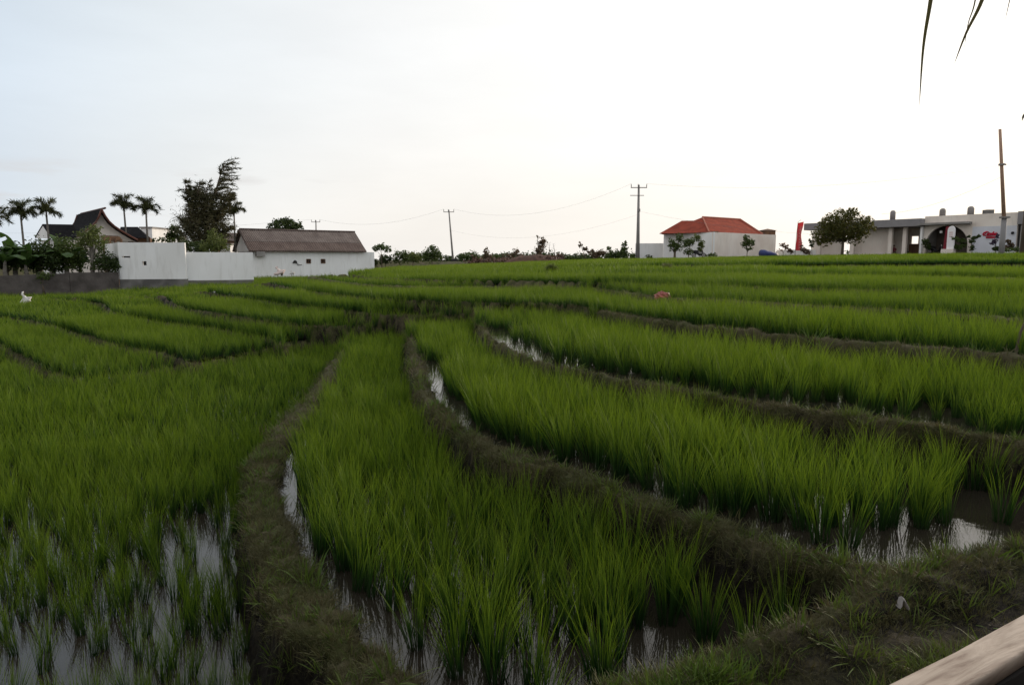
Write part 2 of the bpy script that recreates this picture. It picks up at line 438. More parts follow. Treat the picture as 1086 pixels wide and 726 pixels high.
NL2 = px_line([(600, 772, -1.86), (660, 748, -1.84), (700, 734, -1.83), (765, 711, -1.82), (850, 676, -1.79), (900, 653, -1.76), (942, 633, -1.73), (985, 618, -1.72), (1040, 597, -1.72), (1086, 582, -1.72), (1170, 562, -1.72), (1300, 550, -1.72)])
BUND['N'] = smooth(np.vstack([NL, NL2]))
# bunds that part the low strip along the stone wall
BUND['V1'] = smooth([(-21.3, 33.5, -1.93), (-23.8, 41.3, -1.93)])
BUND['V2'] = smooth([(-17.6, 32.6, -1.76), (-21.0, 46, -1.76)])
BUND['V3'] = smooth([(-14.0, 33.0, -1.74), (-17.5, 54, -1.74)])
BUND['V4'] = smooth([(-25, 33.2, -2.1), (-27.3, 38.6, -2.1)])
BUND['V5'] = smooth([(-19.2, 33.1, -1.9), (-22.3, 43, -1.9)])
HALFW = dict(A=0.14, B=0.09, C=0.07, D=0.12, N=0.13, E=0.14, F2=0.16)

def close_near(line, left=True, right=True):
    L = [(p[0], p[1]) for p in line]
    a, b = L[0], L[-1]
    pts = list(L)
    if right: pts += [(300, b[1]), (300, -300)]
    else: pts += [(b[0], -300)]
    pts += [(-300, -300)]
    pts += [(-300, a[1] + 150), (a[0] - 12, a[1] + 150)] if a[1] > 24 else [(-300, a[1])]
    return np.array(pts)
def inside(poly, x, y):
    n = len(poly); c = np.zeros(x.shape, bool)
    j = n - 1
    for i in range(n):
        xi, yi = poly[i]; xj, yj = poly[j]
        if yi != yj:
            m = ((yi > y) != (yj > y)) & (x < (xj - xi) * (y - yi) / (yj - yi) + xi)
            c ^= m
        j = i
    return c
def cut(line, p):             # index nearest to a junction point
    return int(np.argmin(np.hypot(line[:, 0] - p[0], line[:, 1] - p[1])))
b_ = BUND
def t1_from(p, q=None):
    i = cut(b_['T1'], p); j = len(b_['T1']) if q is None else cut(b_['T1'], q) + 1
    return b_['T1'][i:j]
jB = b_['B'][0]; jC = b_['C'][0]; jA = b_['A'][0]
REG = [
    ('P7', close_near(b_['F3'])),
    ('P6', close_near(b_['F2'])),
    ('P5', close_near(b_['G'])),
    ('P4', close_near(b_['E'])),
    ('S6', close_near(np.vstack([b_['L6'], b_['D']]))),
    ('S5', close_near(np.vstack([b_['L5'], b_['C']]))),
    ('S4', close_near(np.vstack([b_['L4'], b_['T1'][cut(b_['T1'], jB):cut(b_['T1'], jC) + 1][:0], b_['B']]), right=False)),
]
P2poly = close_near(b_['C'])
def pid_of(x, y):
    pid = np.full(x.shape, LI['P8'], int)
    # raised fields on the right
    p9 = np.array([(p[0], p[1]) for p in b_['F4']] + [(300, 26), (300, 300), (21, 300)])
    pid[inside(p9, x, y)] = LI['P9']
    for nm, poly in REG:
        pid[inside(poly, x, y)] = LI[nm]
    T = b_['T1']
    for nm, ln, junction in (('S3', 'L3', b_['L3'][-1]), ('S2', 'L2', b_['L2'][-1]), ('S1', 'L1', b_['L1'][-1])):
        poly = close_near(np.vstack([b_[ln], T[cut(T, junction):cut(T, jB) + 1], b_['B']]), right=False)
        pid[inside(poly, x, y)] = LI[nm]
    # paddies below the main bund
    pid[inside(close_near(np.vstack([T, b_['D']])), x, y)] = LI['P3']
    pid[inside(close_near(np.vstack([T[:cut(T, jC) + 1], b_['C']])), x, y)] = LI['P2']
    pid[inside(close_near(np.vstack([T[:cut(T, jB) + 1], b_['B']]), right=False), x, y)] = LI['P1']
    pid[inside(close_near(np.vstack([T[:cut(T, jA) + 1], b_['A']]), right=False), x, y)] = LI['P0']
    w = b_['W']
    wp = np.array([(-300, w[0][1])] + [(p[0], p[1]) for p in w] + [(-9, 300), (-300, 300)])
    iw = inside(wp, x, y)
    pid[iw] = LI['W']
    pid[iw & (x < -17.6 - (y - 34.6) * .298)] = LI['W1']
    pid[iw & (x < -21.3 - (y - 34.2) * .352)] = LI['W0']
    nb = b_['N']
    pid[inside(close_near(nb), x, y)] = LI['NG']
    return pid

def vnoise(x, y, s, seed=0):
    x = x * s + seed * 17.3; y = y * s + seed * 9.1
    xi = np.floor(x).astype(np.int64); yi = np.floor(y).astype(np.int64)
    fx = x - xi; fy = y - yi
    fx = fx * fx * (3 - 2 * fx); fy = fy * fy * (3 - 2 * fy)
    def h(a, b):
        n = (a * 374761393 + b * 668265263 + seed * 1442695041) & 0xffffffff
        n = ((n ^ (n >> 13)) * 1274126177) & 0xffffffff
        return ((n ^ (n >> 16)) & 0xffff) / 65535.0
    return (h(xi, yi) * (1 - fx) + h(xi + 1, yi) * fx) * (1 - fy) + (h(xi, yi + 1) * (1 - fx) + h(xi + 1, yi + 1) * fx) * fy
def fbm(x, y, s, seed=0, o=3):
    r = 0; a = 0.5; t = 0
    for k in range(o):
        r = r + a * vnoise(x, y, s, seed + k); t += a; a *= 0.5; s *= 2.1
    return r / t

def bund_field(x, y, full=False):
    """height of the bund envelope and distance past the bund's flat top"""
    best = np.full(x.shape, -99.0); dist = np.full(x.shape, 99.0); topz = np.zeros(x.shape)
    for nm, ln in BUND.items():
        hw = HALFW.get(nm, 0.045)
        x0, x1 = ln[:, 0].min() - 2, ln[:, 0].max() + 2
        y0, y1 = ln[:, 1].min() - 2, ln[:, 1].max() + 2
        m = np.where((x > x0) & (x < x1) & (y > y0) & (y < y1))[0]
        if not len(m): continue
        X, Y = x[m], y[m]
        bd = np.full(X.shape, 99.0); bz = np.zeros(X.shape)
        for i in range(len(ln) - 1):
            a, b = ln[i], ln[i + 1]
            dx, dy = b[0] - a[0], b[1] - a[1]; L2 = dx * dx + dy * dy + 1e-9
            t = np.clip(((X - a[0]) * dx + (Y - a[1]) * dy) / L2, 0, 1)
            d = np.hypot(X - a[0] - t * dx, Y - a[1] - t * dy)
            u = d < bd
            bd[u] = d[u]; bz[u] = (a[2] + (b[2] - a[2]) * t)[u]
        if nm == 'A': hw = hw + .02 * np.clip((5.8 - Y) / 2.5, 0, 1)
        d = bd - hw
        na_ = 1.0 if nm in HALFW else 0.5
        d = d + (fbm(X, Y, 2.2, 5) - 0.5) * 0.15 * na_ + (fbm(X, Y, 8.0, 8) - 0.5) * 0.13 * na_
        h = bz - np.maximum(0, d) * 4.6 + np.where(d < 0, -0.25 * (d / hw + 1) ** 2 * 0.12 + 0.03, 0.0)
        u = h > best[m]
        bb = best[m]; bb[u] = h[u]; best[m] = bb
        dd = dist[m]; u2 = d < dd; dd[u2] = d[u2]; dist[m] = dd
        tt = topz[m]; tt[u2] = bz[u2]; topz[m] = tt
    return (best, dist, topz) if full else (best, dist)

# ---- ground sheet on a ring grid, finer near the viewpoint
def ring_grid():
    rs = [0.0]
    r = 0.5
    while r < 1.6: rs.append(r); r *= 1.08
    while r < 60: rs.append(r); r *= 1.0075
    while r < 130: rs.append(r); r *= 1.03
    while r < 4500: rs.append(r); r *= 1.25
    an = np.concatenate([np.arange(-56, 56.01, 0.27), np.arange(58, 302, 4.0)])
    return np.array(rs[1:]), np.radians(an)
rs, an = ring_grid()
nr, na = len(rs), len(an)
RR, AA = np.meshgrid(rs, an, indexing='ij')
GX = (RR * np.sin(AA)).ravel(); GY = (RR * np.cos(AA)).ravel()
gp = pid_of(GX, GY)
gb, gd, gt = bund_field(GX, GY, True)
near = np.hypot(GX, GY) < 140
bed = lev(gp, GX, GY) - 0.055 + (fbm(GX, GY, 1.3, 3) - 0.5) * 0.05 + (fbm(GX, GY, 7.0, 4, 2) - 0.5) * 0.03
ng = gp == LI['NG']
bed[ng] = lev(gp, GX, GY)[ng] - 0.02 + (fbm(GX[ng], GY[ng], 1.5, 6) - 0.5) * 0.16 + (fbm(GX[ng], GY[ng], 9, 7) - 0.5) * 0.05
rfar = np.hypot(GX, GY)
landside = rfar > 100
bed[landside] = np.maximum(bed[landside], -0.4) - np.minimum((rfar[landside] - 100) * 0.004, 6.0)
rough = (fbm(GX, GY, 11.0, 12, 2) - 0.5) * 0.09
gz = np.maximum(bed, gb + rough * (gd < 0.3))
gturf = np.clip((gz - lev(gp, GX, GY) - 0.03) * 12, 0, 1) * np.clip(1.5 - np.maximum(gt - gz, 0) * 19.0, 0, 1)
gturf[ng] = np.clip(0.55 + (fbm(GX[ng], GY[ng], 2.0, 15) - 0.5) * 2.2, 0, 1)
gturf[rfar > 95] = 1.0
V = np.column_stack([GX, GY, gz])
I, J = np.meshgrid(np.arange(nr - 1), np.arange(na), indexing='ij')
J2 = (J + 1) % na
FQ = np.column_stack([(I * na + J).ravel(), (I * na + J2).ravel(), ((I + 1) * na + J2).ravel(), ((I + 1) * na + J).ravel()])
me = np_mesh('ground', V, FQ, M['ground'], True)
a = me.attributes.new('turf', 'FLOAT', 'POINT'); a.data.foreach_set('value', gturf.astype(np.float32))
ground = bpy.data.objects.new('ground', me); col.objects.link(ground)
tag(ground, kind='structure', label='terraced paddy ground with curving mud and turf bunds', cat='ground')
# centre cap under the viewpoint
# ---- water: one sheet at each paddy's own level
wz = lev(gp, GX, GY)
ok = np.ones(len(FQ), bool)
p0 = gp[FQ[:, 0]]
for k in (1, 2, 3): ok &= gp[FQ[:, k]] == p0
ok &= (p0 != LI['NG']) & (rfar[FQ[:, 0]] < 75) & (np.abs(AA.ravel()[FQ[:, 0]]) < R(57)) & (rfar[FQ[:, 0]] > 0.8)
allbund = (gz[FQ] > wz[FQ] + 0.03).all(axis=1)
ok &= ~allbund
WF = FQ[ok]
used = np.unique(WF); remap = -np.ones(len(GX), int); remap[used] = np.arange(len(used))
wme = np_mesh('paddy_water', np.column_stack([GX, GY, wz])[used], remap[WF], M['water'], True)
water = bpy.data.objects.new('paddy_water', wme); col.objects.link(water)
tag(water, kind='structure', label='shallow flood water lying between the rice rows', cat='water')

# ------------------------------------------------------------------ plant tufts (instanced)
def tuft(name, n, segs, length, width, spread, arch, lean, base_r, mat, seed):
    g = np.random.default_rng(seed)
    vs, fs, al = [], [], []
    for i in range(n):
        a = g.uniform(0, 2 * PI); br = base_r * math.sqrt(g.uniform(0, 1))
        bx, by = br * math.cos(a), br * math.sin(a)
        a2 = a + g.normal(0, 0.6)
        tilt = abs(g.normal(0, spread)) + spread * 0.25
        L = length * g.uniform(0.55, 1.08)
        w = width * g.uniform(0.7, 1.2)
        dirx, diry = math.cos(a2), math.sin(a2)
        face = g.uniform(0, PI)
        sx, sy = math.cos(face), math.sin(face)
        ar = arch * g.uniform(0.3, 1.5)
        p = np.array([bx, by, -0.02]); th = tilt * 0.5
        b0 = len(vs)
        for k in range(segs + 1):
            t = k / segs
            ww = w * (1 - t) ** 0.6 * (0.6 + 0.4 * min(1, t * 4)) * 0.5
            if k == segs:
                vs.append(tuple(p)); al.append(1.0)
            else:
                vs.append((p[0] - sx * ww, p[1] - sy * ww, p[2])); vs.append((p[0] + sx * ww, p[1] + sy * ww, p[2])); al += [t, t]
            th2 = th + ar * t * t + tilt * 0.5
            step = L / segs
            h = math.sin(th2) * step
            p = p + np.array([dirx * h + lean * step * t, diry * h, math.cos(th2) * step])
        for k in range(segs):
            i0 = b0 + 2 * k
            if k == segs - 1: fs.append((i0, i0 + 1, i0 + 2))
            else: fs.append((i0, i0 + 1, i0 + 3, i0 + 2))
    me = bpy.data.meshes.new(name); me.from_pydata(vs, [], fs)
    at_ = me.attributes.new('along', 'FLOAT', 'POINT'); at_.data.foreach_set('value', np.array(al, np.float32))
    me.polygons.foreach_set('use_smooth', [True] * len(me.polygons))
    me.materials.append(mat)
    return bpy.data.objects.new(name, me)

def instancer(name, pts, rot, scl, vid, sources, label, cat):
    lib = bpy.data.collections.new(name + '_source')
    for s in sources: lib.objects.link(s)
    me = bpy.data.meshes.new(name)
    me.vertices.add(len(pts)); me.vertices.foreach_set('co', np.asarray(pts, np.float32).ravel())
    a = me.attributes.new('rot', 'FLOAT_VECTOR', 'POINT'); a.data.foreach_set('vector', np.asarray(rot, np.float32).ravel())
    a = me.attributes.new('scl', 'FLOAT_VECTOR', 'POINT'); a.data.foreach_set('vector', np.asarray(scl, np.float32).ravel())
    a = me.attributes.new('vid', 'INT', 'POINT'); a.data.foreach_set('value', np.asarray(vid, np.int32))
    o = bpy.data.objects.new(name, me); col.objects.link(o)
    ng_ = bpy.data.node_groups.new(name + '_nodes', 'GeometryNodeTree')
    ng_.interface.new_socket('Geometry', in_out='INPUT', socket_type='NodeSocketGeometry')
    ng_.interface.new_socket('Geometry', in_out='OUTPUT', socket_type='NodeSocketGeometry')
    n, l = ng_.nodes, ng_.links
    gi = n.new('NodeGroupInput'); go = n.new('NodeGroupOutput')
    iop = n.new('GeometryNodeInstanceOnPoints')
    ci = n.new('GeometryNodeCollectionInfo'); ci.inputs['Collection'].default_value = lib
    ci.inputs['Separate Children'].default_value = True; ci.inputs['Reset Children'].default_value = True
    def na_(nm, t):
        q = n.new('GeometryNodeInputNamedAttribute'); q.data_type = t; q.inputs['Name'].default_value = nm; return q
    r = na_('rot', 'FLOAT_VECTOR'); s = na_('scl', 'FLOAT_VECTOR'); v = na_('vid', 'INT')
    e2r = n.new('FunctionNodeEulerToRotation')
    l.new(r.outputs['Attribute'], e2r.inputs[0])
    l.new(gi.outputs[0], iop.inputs['Points']); l.new(ci.outputs[0], iop.inputs['Instance'])
    iop.inputs['Pick Instance'].default_value = True
    l.new(v.outputs['Attribute'], iop.inputs['Instance Index'])
    l.new(e2r.outputs[0], iop.inputs['Rotation']); l.new(s.outputs['Attribute'], iop.inputs['Scale'])
    l.new(iop.outputs[0], go.inputs[0])
    md = o.modifiers.new('plants', 'NODES'); md.node_group = ng_
    tag(o, label, cat, kind='stuff')
    return o

# ---- rice
src = []
NV = 8
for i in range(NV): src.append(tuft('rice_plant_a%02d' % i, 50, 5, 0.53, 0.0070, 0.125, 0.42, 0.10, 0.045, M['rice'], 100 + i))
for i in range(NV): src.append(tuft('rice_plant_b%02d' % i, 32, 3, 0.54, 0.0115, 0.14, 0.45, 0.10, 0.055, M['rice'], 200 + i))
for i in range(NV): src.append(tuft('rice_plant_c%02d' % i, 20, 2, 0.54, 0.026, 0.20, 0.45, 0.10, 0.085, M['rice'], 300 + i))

ROT = dict(P3=-22, W1=10, W0=10, P0=4, P1=8, P2=-30, S1=30, S2=30, S3=20, S4=12, S5=8, S6=-22, P4=0, P5=-8, P6=-4, P7=0, P8=0, P9=-15, W=10)
def plant_rows(rmin, rmax, sx, sy):
    out = []
    for nm in LVN:
        if nm == 'NG': continue
        th = R(ROT[nm])
        n1 = int(rmax * 1.5 / sx); n2 = int(rmax * 1.5 / sy)
        a, b = np.meshgrid(np.arange(-n1, n1) * sx, np.arange(-n2, n2) * sy)
        a = a.ravel(); b = b.ravel()
        a = a + rng.normal(0, 0.028, a.shape) + (fbm(b, a * 0, 0.5, 33) - 0.5) * 0.2
        b = b + rng.normal(0, 0.035, b.shape)
        x = a * math.cos(th) - b * math.sin(th); y = a * math.sin(th) + b * math.cos(th)
        rr = np.hypot(x, y); an_ = np.abs(np.arctan2(x, y))
        m = (rr >= rmin) & (rr < rmax) & (an_ < R(52))
        x, y = x[m], y[m]
        m = pid_of(x, y) == LI[nm]
        x, y = x[m], y[m]
        if len(x): out.append(np.column_stack([x, y, np.full(len(x), LI[nm])]))
    return np.vstack(out)
sets = [plant_rows(1.2, 10, 0.18, 0.14), plant_rows(10, 26, 0.20, 0.17), plant_rows(26, 80, 0.34, 0.30)]
P, RO, SC, VI = [], [], [], []
FAR = np.array([(-300, 200), (-300, -50), (300, -50), (300, 26), (64, 44), (50, 60), (40, 70), (37, 80), (22, 83), (16, 86), (-7, 86), (-10.5, 70), (-22.5, 56.5), (-22.5, 49), (-23.0, 40.0), (-30, 37.0), (-60, 35)])
for k, S in enumerate(sets):
    x, y, pi_ = S[:, 0], S[:, 1], S[:, 2].astype(int)
    h, d, bt = bund_field(x, y, True)
    lvl = lev(pi_, x, y)
    rr = np.hypot(x, y)
    up = (bt - lvl) < 0.16
    nA = fbm(x, y, 0.6, 21)
    margin = np.where(up, 0.08 + 0.20 * nA, 0.02 + 0.04 * nA)
    margin = np.where((pi_ == LI['P1']) & up & (y > 7.2), 0.02 + .08 * nA, margin)
    margin = np.where((pi_ == LI['P2']) & up & (y > 7.5) & (y < 14), .20 + .1 * nA, margin)
    margin = np.where((pi_ == LI['P3']) & up & (y > 6), 0.32 + .14 * nA, margin)
    margin = np.where((rr > 12) & (pi_ != LI['P3']), np.where(up, .0, .20), margin)
    margin = np.where((pi_ == LI['P3']) & ~up, np.where(x > 2.5, .45, .10), margin)
    NLn = BUND['N']
    dN = np.full(x.shape, 9.0); mm = np.where(y < 7)[0]
    for a_ in range(len(NLn) - 1):
        for t_ in (0, .5):
            q_ = NLn[a_] + (NLn[a_ + 1] - NLn[a_]) * t_
            dN[mm] = np.minimum(dN[mm], np.hypot(x[mm] - q_[0], y[mm] - q_[1]))
    margin = np.where((dN < .48 - .12 * nA) & (pi_ != LI['P0']), 9.0, margin)
    margin = np.where((pi_ == LI['P0']) & (y < 6.5), .09, margin)
    margin = np.where((pi_ == LI['P0']) & (y > 12), .02, margin)
    dP = np.full(x.shape, 9.0); mj = np.where((x > -7) & (x < 2.5) & (y > 14.5) & (y < 21.5))[0]
    for kk in 'ABC':
        for q_ in BUND[kk]: dP[mj] = np.minimum(dP[mj], np.hypot(x[mj] - q_[0], y[mj] - q_[1]))
    sparse = ((pi_ == LI['P3']) & up & (d < 1.1) & (y > 5.5) & (rng.uniform(0, 1, len(x)) < .42)) | ((pi_ == LI['P2']) & (y < 6.5) & (d < .6) & (rng.uniform(0, 1, len(x)) < .25))
    sparse = sparse | ((pi_ == LI['P1']) & (dN < 1.0) & (rng.uniform(0, 1, len(x)) < .5)) | ((pi_ == LI['P2']) & (dN < .95) & (rng.uniform(0, 1, len(x)) < .4))
    jz = (x > -7) & (x < 2.5) & (y > 14.5) & (y < 21.5)
    keep = (((h < lvl - 0.03) & (d > margin)) | (jz & (dP > .24))) & ~sparse & inside(FAR, x, y)
    keep &= ~((y < 6.5) & ((pi_ == LI['P2']) | (pi_ == LI['P1'])) & (rng.uniform(0, 1, len(x)) < .16))
    # thin, gappy growth at the near left
    thin = (pi_ == LI['P0']) & (y < 6.5)
    gap = fbm(x, y, 0.8, 41)
    keep &= ~(thin & (rng.uniform(0, 1, len(x)) < 0.12 + 0.25 * (gap > 0.55)))
    keep &= rng.uniform(0, 1, len(x)) > 0.015
    # clear strips of open water beside some bunds
    x, y, pi_, lvl, rr, gap, h = x[keep], y[keep], pi_[keep], lvl[keep], rr[keep], gap[keep], h[keep]
    n = len(x)
    s = (0.93 if k == 0 else 0.86 if k == 1 else 0.78) + 0.24 * (fbm(x, y, 0.5, 51) - 0.5) * 2 + rng.normal(0, 0.09, n)
    young = (pi_ == LI['P0']) & (y < 7.5)
    s = np.where(young, s * (0.66 + 0.3 * np.clip((y - 4) / 4.0, 0, 1)), s)
    s = np.where((pi_ == LI['P1']) | (pi_ == LI['P2']), s * 1.05, s)
    far_p = (y > 14) & ~young
    s = np.where(far_p, s * .93, s)
    nar = np.where(young, .82, 1.0)
    s = np.clip(s, 0.5, 1.2)
    P.append(np.column_stack([x, y, np.maximum(lvl, np.minimum(h, lvl + .5)) - 0.03]))
    tl = np.where(True, 0.07, 0)
    RO.append(np.column_stack([rng.normal(0, 0.07 if k == 0 else .04, n), rng.normal(0.06, 0.07 if k == 0 else .04, n), rng.uniform(-PI, PI, n)]))
    w = 1.0 if k < 2 else 1.25
    SC.append(np.column_stack([nar * s * w * rng.uniform(0.9, 1.2, n), nar * s * w * rng.uniform(0.9, 1.2, n), s]))
    VI.append(rng.integers(0, NV, n) + k * NV)
print('rice clumps', [len(p) for p in P])
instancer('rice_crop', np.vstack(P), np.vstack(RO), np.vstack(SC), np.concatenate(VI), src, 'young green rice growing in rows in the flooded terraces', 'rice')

# ---- short turf on the bunds
gs = [tuft('bund_turf_%02d' % i, 22, 2, 0.055, 0.005, 0.9, 0.9, 0.0, 0.055, M['grass'], 400 + i) for i in range(6)]
ws = [tuft('bund_weed_%02d' % i, 20, 3, 0.13, 0.0065, 0.55, 0.9, 0.0, 0.05, M['weed'], 500 + i) for i in range(6)]
def scatter(n, rmin, rmax, amax=52):
    r = np.sqrt(rng.uniform(rmin ** 2, rmax ** 2, n)); a = rng.uniform(-R(amax), R(amax), n)
    return r * np.sin(a), r * np.cos(a)
def ground_z(x, y, pid, h, d):
    b = lev(pid, x, y) - 0.055 + (fbm(x, y, 1.3, 3) - 0.5) * 0.05 + (fbm(x, y, 7.0, 4, 2) - 0.5) * 0.03
    g = pid == LI['NG']
    b[g] = lev(pid, x, y)[g] - 0.02 + (fbm(x[g], y[g], 1.5, 6) - 0.5) * 0.16 + (fbm(x[g], y[g], 9, 7) - 0.5) * 0.05
    return np.maximum(b, h + (fbm(x, y, 11.0, 12, 2) - 0.5) * 0.09 * (d < 0.3))
XS, YS = [], []
for n, r0, r1 in ((95000, 1.0, 8), (80000, 8, 22)):
    x, y = scatter(n, r0, r1); XS.append(x); YS.append(y)
x = np.concatenate(XS); y = np.concatenate(YS)
pid = pid_of(x, y); h, d = bund_field(x, y)
isng = pid == LI['NG']
z = ground_z(x, y, pid, h, d)
keep = ((d < 0.035) & (z > lev(pid, x, y) + 0.02)) | (isng & (z > -2.2))
cov = fbm(x, y, 2.0, 15)
keep &= ~(isng & (d > 0.1) & (cov < 0.47) & (rng.uniform(0, 1, len(x)) < 0.8))
x, y, z, d, isng, cov = x[keep], y[keep], z[keep], d[keep], isng[keep], cov[keep]
n = len(x)
weed = (rng.uniform(0, 1, n) < np.where(isng, np.clip((cov - 0.5) * 3.0, 0.03, 0.6), 0.05))
vid = np.where(weed, rng.integers(0, 6, n) + 6, rng.integers(0, 6, n))
rr = np.hypot(x, y)
s = rng.uniform(0.45, 1.25, n) * (1 + .6 * (rng.uniform(0, 1, n) < .05)) * np.where(rr > 8, 1.5, 1.0)
print('turf tufts', n)
instancer('bund_grass', np.column_stack([x, y, z]), np.column_stack([rng.normal(0, .2, n), rng.normal(0, .2, n), rng.uniform(-PI, PI, n)]),
          np.column_stack([s, s, s * rng.uniform(0.7, 1.2, n)]), vid, gs + ws, 'short brownish turf and weeds growing on the bunds', 'grass')

# ================================================================== buildings and far things
def hit(px, P, d):            # point of the vertical plane through P along d that is seen at px
    k = at(px, 274, 1.0).x
    # (P.x + t dx) = k (P.y + t dy)
    t = (k * P[1] - P[0]) / (d[0] - k * d[1])
    return (P[0] + t * d[0], P[1] + t * d[1])
def zat(py, D): return at(543, py, D).z
M['white'] = plain('white_render', (0.86, 0.86, 0.855), (0.78, 0.775, 0.76), 0.7, 0.85, 0.1, 20, stretch=(1, 1, 0.5))
M['white_old'] = plain('weathered_white_render', (0.80, 0.735, 0.67), (0.70, 0.62, 0.55), 0.5, 0.85, 0.1, 20)
def streaks(m, dark=(0.42, 0.40, 0.36)):
    n, l = m.node_tree.nodes, m.node_tree.links; p = n['Principled BSDF']
    old = p.inputs['Base Color'].links[0].from_socket
    t = N(n, 'ShaderNodeTexCoord'); mp = N(n, 'ShaderNodeMapping'); mp.inputs['Scale'].default_value = (2.2, 2.2, .35); l.new(t.outputs['Object'], mp.inputs['Vector'])
    no = N(n, 'ShaderNodeTexNoise'); no.inputs['Scale'].default_value = 1.6; no.inputs['Detail'].default_value = 7; no.inputs['Roughness'].default_value = .65; l.new(mp.outputs[0], no.inputs['Vector'])
    mr = N(n, 'ShaderNodeMapRange'); mr.inputs['From Min'].default_value = .52; mr.inputs['From Max'].default_value = .75; mr.inputs['To Max'].default_value = .35; l.new(no.outputs['Fac'], mr.inputs['Value'])
    mx = N(n, 'ShaderNodeMix', data_type='RGBA'); mx.inputs[7].default_value = (*dark, 1); l.new(mr.outputs[0], mx.inputs[0]); l.new(old, mx.inputs[6]); l.new(mx.outputs[2], p.inputs['Base Color'])
streaks(M['white']); streaks(M['white_old'])
M['plinth'] = plain('stained_plinth', (0.20, 0.19, 0.18), (0.10, 0.095, 0.09), 1.2, 0.9, 0.4)
M['stone'] = plain('dark_block_wall', (0.105, 0.092, 0.085), (0.055, 0.048, 0.043), 1.6, 0.95, 0.6, 9)
M['dark'] = plain('dark_opening', (0.03, 0.028, 0.026), (0.02, 0.02, 0.02), 2, 0.8)
M['concrete'] = plain('grey_concrete', (0.30, 0.285, 0.27), (0.21, 0.20, 0.19), 1.0, 0.85, 0.2)
M['fascia'] = plain('grey_fascia', (0.26, 0.25, 0.255), (0.22, 0.21, 0.215), 1.0, 0.7)
M['timber'] = plain('brown_timber', (0.20, 0.11, 0.06), (0.12, 0.065, 0.04), 3, 0.7, stretch=(1, 1, 0.2))
M['barge'] = plain('red_brown_board', (0.13, 0.048, 0.032), (0.09, 0.036, 0.026), 2, 0.6)
M['bark'] = plain('bark', (0.13, 0.10, 0.075), (0.07, 0.055, 0.04), 3, 0.9, 0.5, stretch=(1, 1, 0.3))
M['palebark'] = plain('pale_trunk', (0.22, 0.20, 0.17), (0.13, 0.115, 0.10), 3, 0.9, 0.4, stretch=(1, 1, 3))
M['wire'] = plain('cable', (0.25, 0.25, 0.25), None, 2, 0.6)
M['white_bag'] = plain('white_plastic', (0.78, 0.76, 0.72), (0.6, 0.58, 0.55), 6, 0.5)
M['pink_bag'] = plain('pale_pink_cloth', (0.78, 0.66, 0.62), (0.62, 0.5, 0.46), 6, 0.6)
M['red'] = plain('red_cloth', (0.55, 0.035, 0.05), (0.42, 0.03, 0.04), 3, 0.65)
M['darkred'] = plain('dark_red_board', (0.20, 0.012, 0.025), (0.16, 0.01, 0.02), 3, 0.5)
M['redpink'] = plain('faded_red_plastic', (0.38, 0.11, 0.09), (0.20, 0.06, 0.05), 8, 0.5)
M['blue'] = plain('blue_tarpaulin', (0.035, 0.05, 0.16), (0.05, 0.07, 0.20), 3, 0.5, 0.3)
M['skin'] = plain('skin', (0.32, 0.18, 0.12), None, 5, 0.5)
M['shirt'] = plain('maroon_shirt', (0.16, 0.04, 0.05), None, 5, 0.8)
M['shirt2'] = plain('black_shirt', (0.025, 0.025, 0.03), None, 5, 0.8)
M['hair'] = plain('black_hair', (0.01, 0.009, 0.008), None, 5, 0.5)
M['black'] = plain('black_plastic', (0.02, 0.02, 0.022), None, 5, 0.35)
M['rubber'] = plain('rubber', (0.015, 0.015, 0.015), None, 5, 0.8)
M['tank'] = plain('grey_tank', (0.27, 0.25, 0.24), (0.20, 0.18, 0.17), 2, 0.6)
M['glow_sky'] = None

def tile_mat(name, c1, c2, rows=(0.0, 0.0, 1.0), sc_=3.0, noise=1.2):
    m, n, l, p, out = new_mat(name)
    t = N(n, 'ShaderNodeTexCoord')
    no = N(n, 'ShaderNodeTexNoise'); no.inputs['Scale'].default_value = noise; no.inputs['Detail'].default_value = 8
    l.new(t.outputs['Object'], no.inputs['Vector'])
    wv = N(n, 'ShaderNodeTexWave', wave_type='BANDS', bands_direction='Z'); wv.inputs['Scale'].default_value = sc_; wv.inputs['Distortion'].default_value = 1.5; wv.inputs['Detail Scale'].default_value = 3
    l.new(t.outputs['Object'], wv.inputs['Vector'])
    wv2 = N(n, 'ShaderNodeTexWave', wave_type='BANDS', bands_direction='X'); wv2.inputs['Scale'].default_value = sc_ * 0.8
    l.new(t.outputs['Object'], wv2.inputs['Vector'])
    mx = N(n, 'ShaderNodeMix', data_type='RGBA'); mx.inputs[6].default_value = (*c1, 1); mx.inputs[7].default_value = (*c2, 1)
    mr = N(n, 'ShaderNodeMapRange'); mr.inputs['From Min'].default_value = 0.35; mr.inputs['From Max'].default_value = 0.65
    l.new(no.outputs['Fac'], mr.inputs['Value']); l.new(mr.outputs[0], mx.inputs[0])
    ad = N(n, 'ShaderNodeMath', operation='ADD'); l.new(wv.outputs['Fac'], ad.inputs[0]); l.new(wv2.outputs['Fac'], ad.inputs[1])
    b = N(n, 'ShaderNodeBump'); b.inputs['Strength'].default_value = 0.7; b.inputs['Distance'].default_value = 0.06
    l.new(ad.outputs[0], b.inputs['Height']); l.new(b.outputs[0], p.inputs['Normal'])
    l.new(mx.outputs[2], p.inputs['Base Color']); p.inputs['Roughness'].default_value = 0.95; p.inputs['Specular IOR Level'].default_value = 0.08
    return m
M['roof_brown'] = tile_mat('brown_shingle', (0.205, 0.170, 0.155), (0.145, 0.118, 0.108))
M['roof_brown2'] = tile_mat('darker_shingle', (0.160, 0.122, 0.108), (0.12, 0.09, 0.08))
M['roof_dark'] = tile_mat('charcoal_shingle', (0.020, 0.019, 0.021), (0.014, 0.013, 0.015))
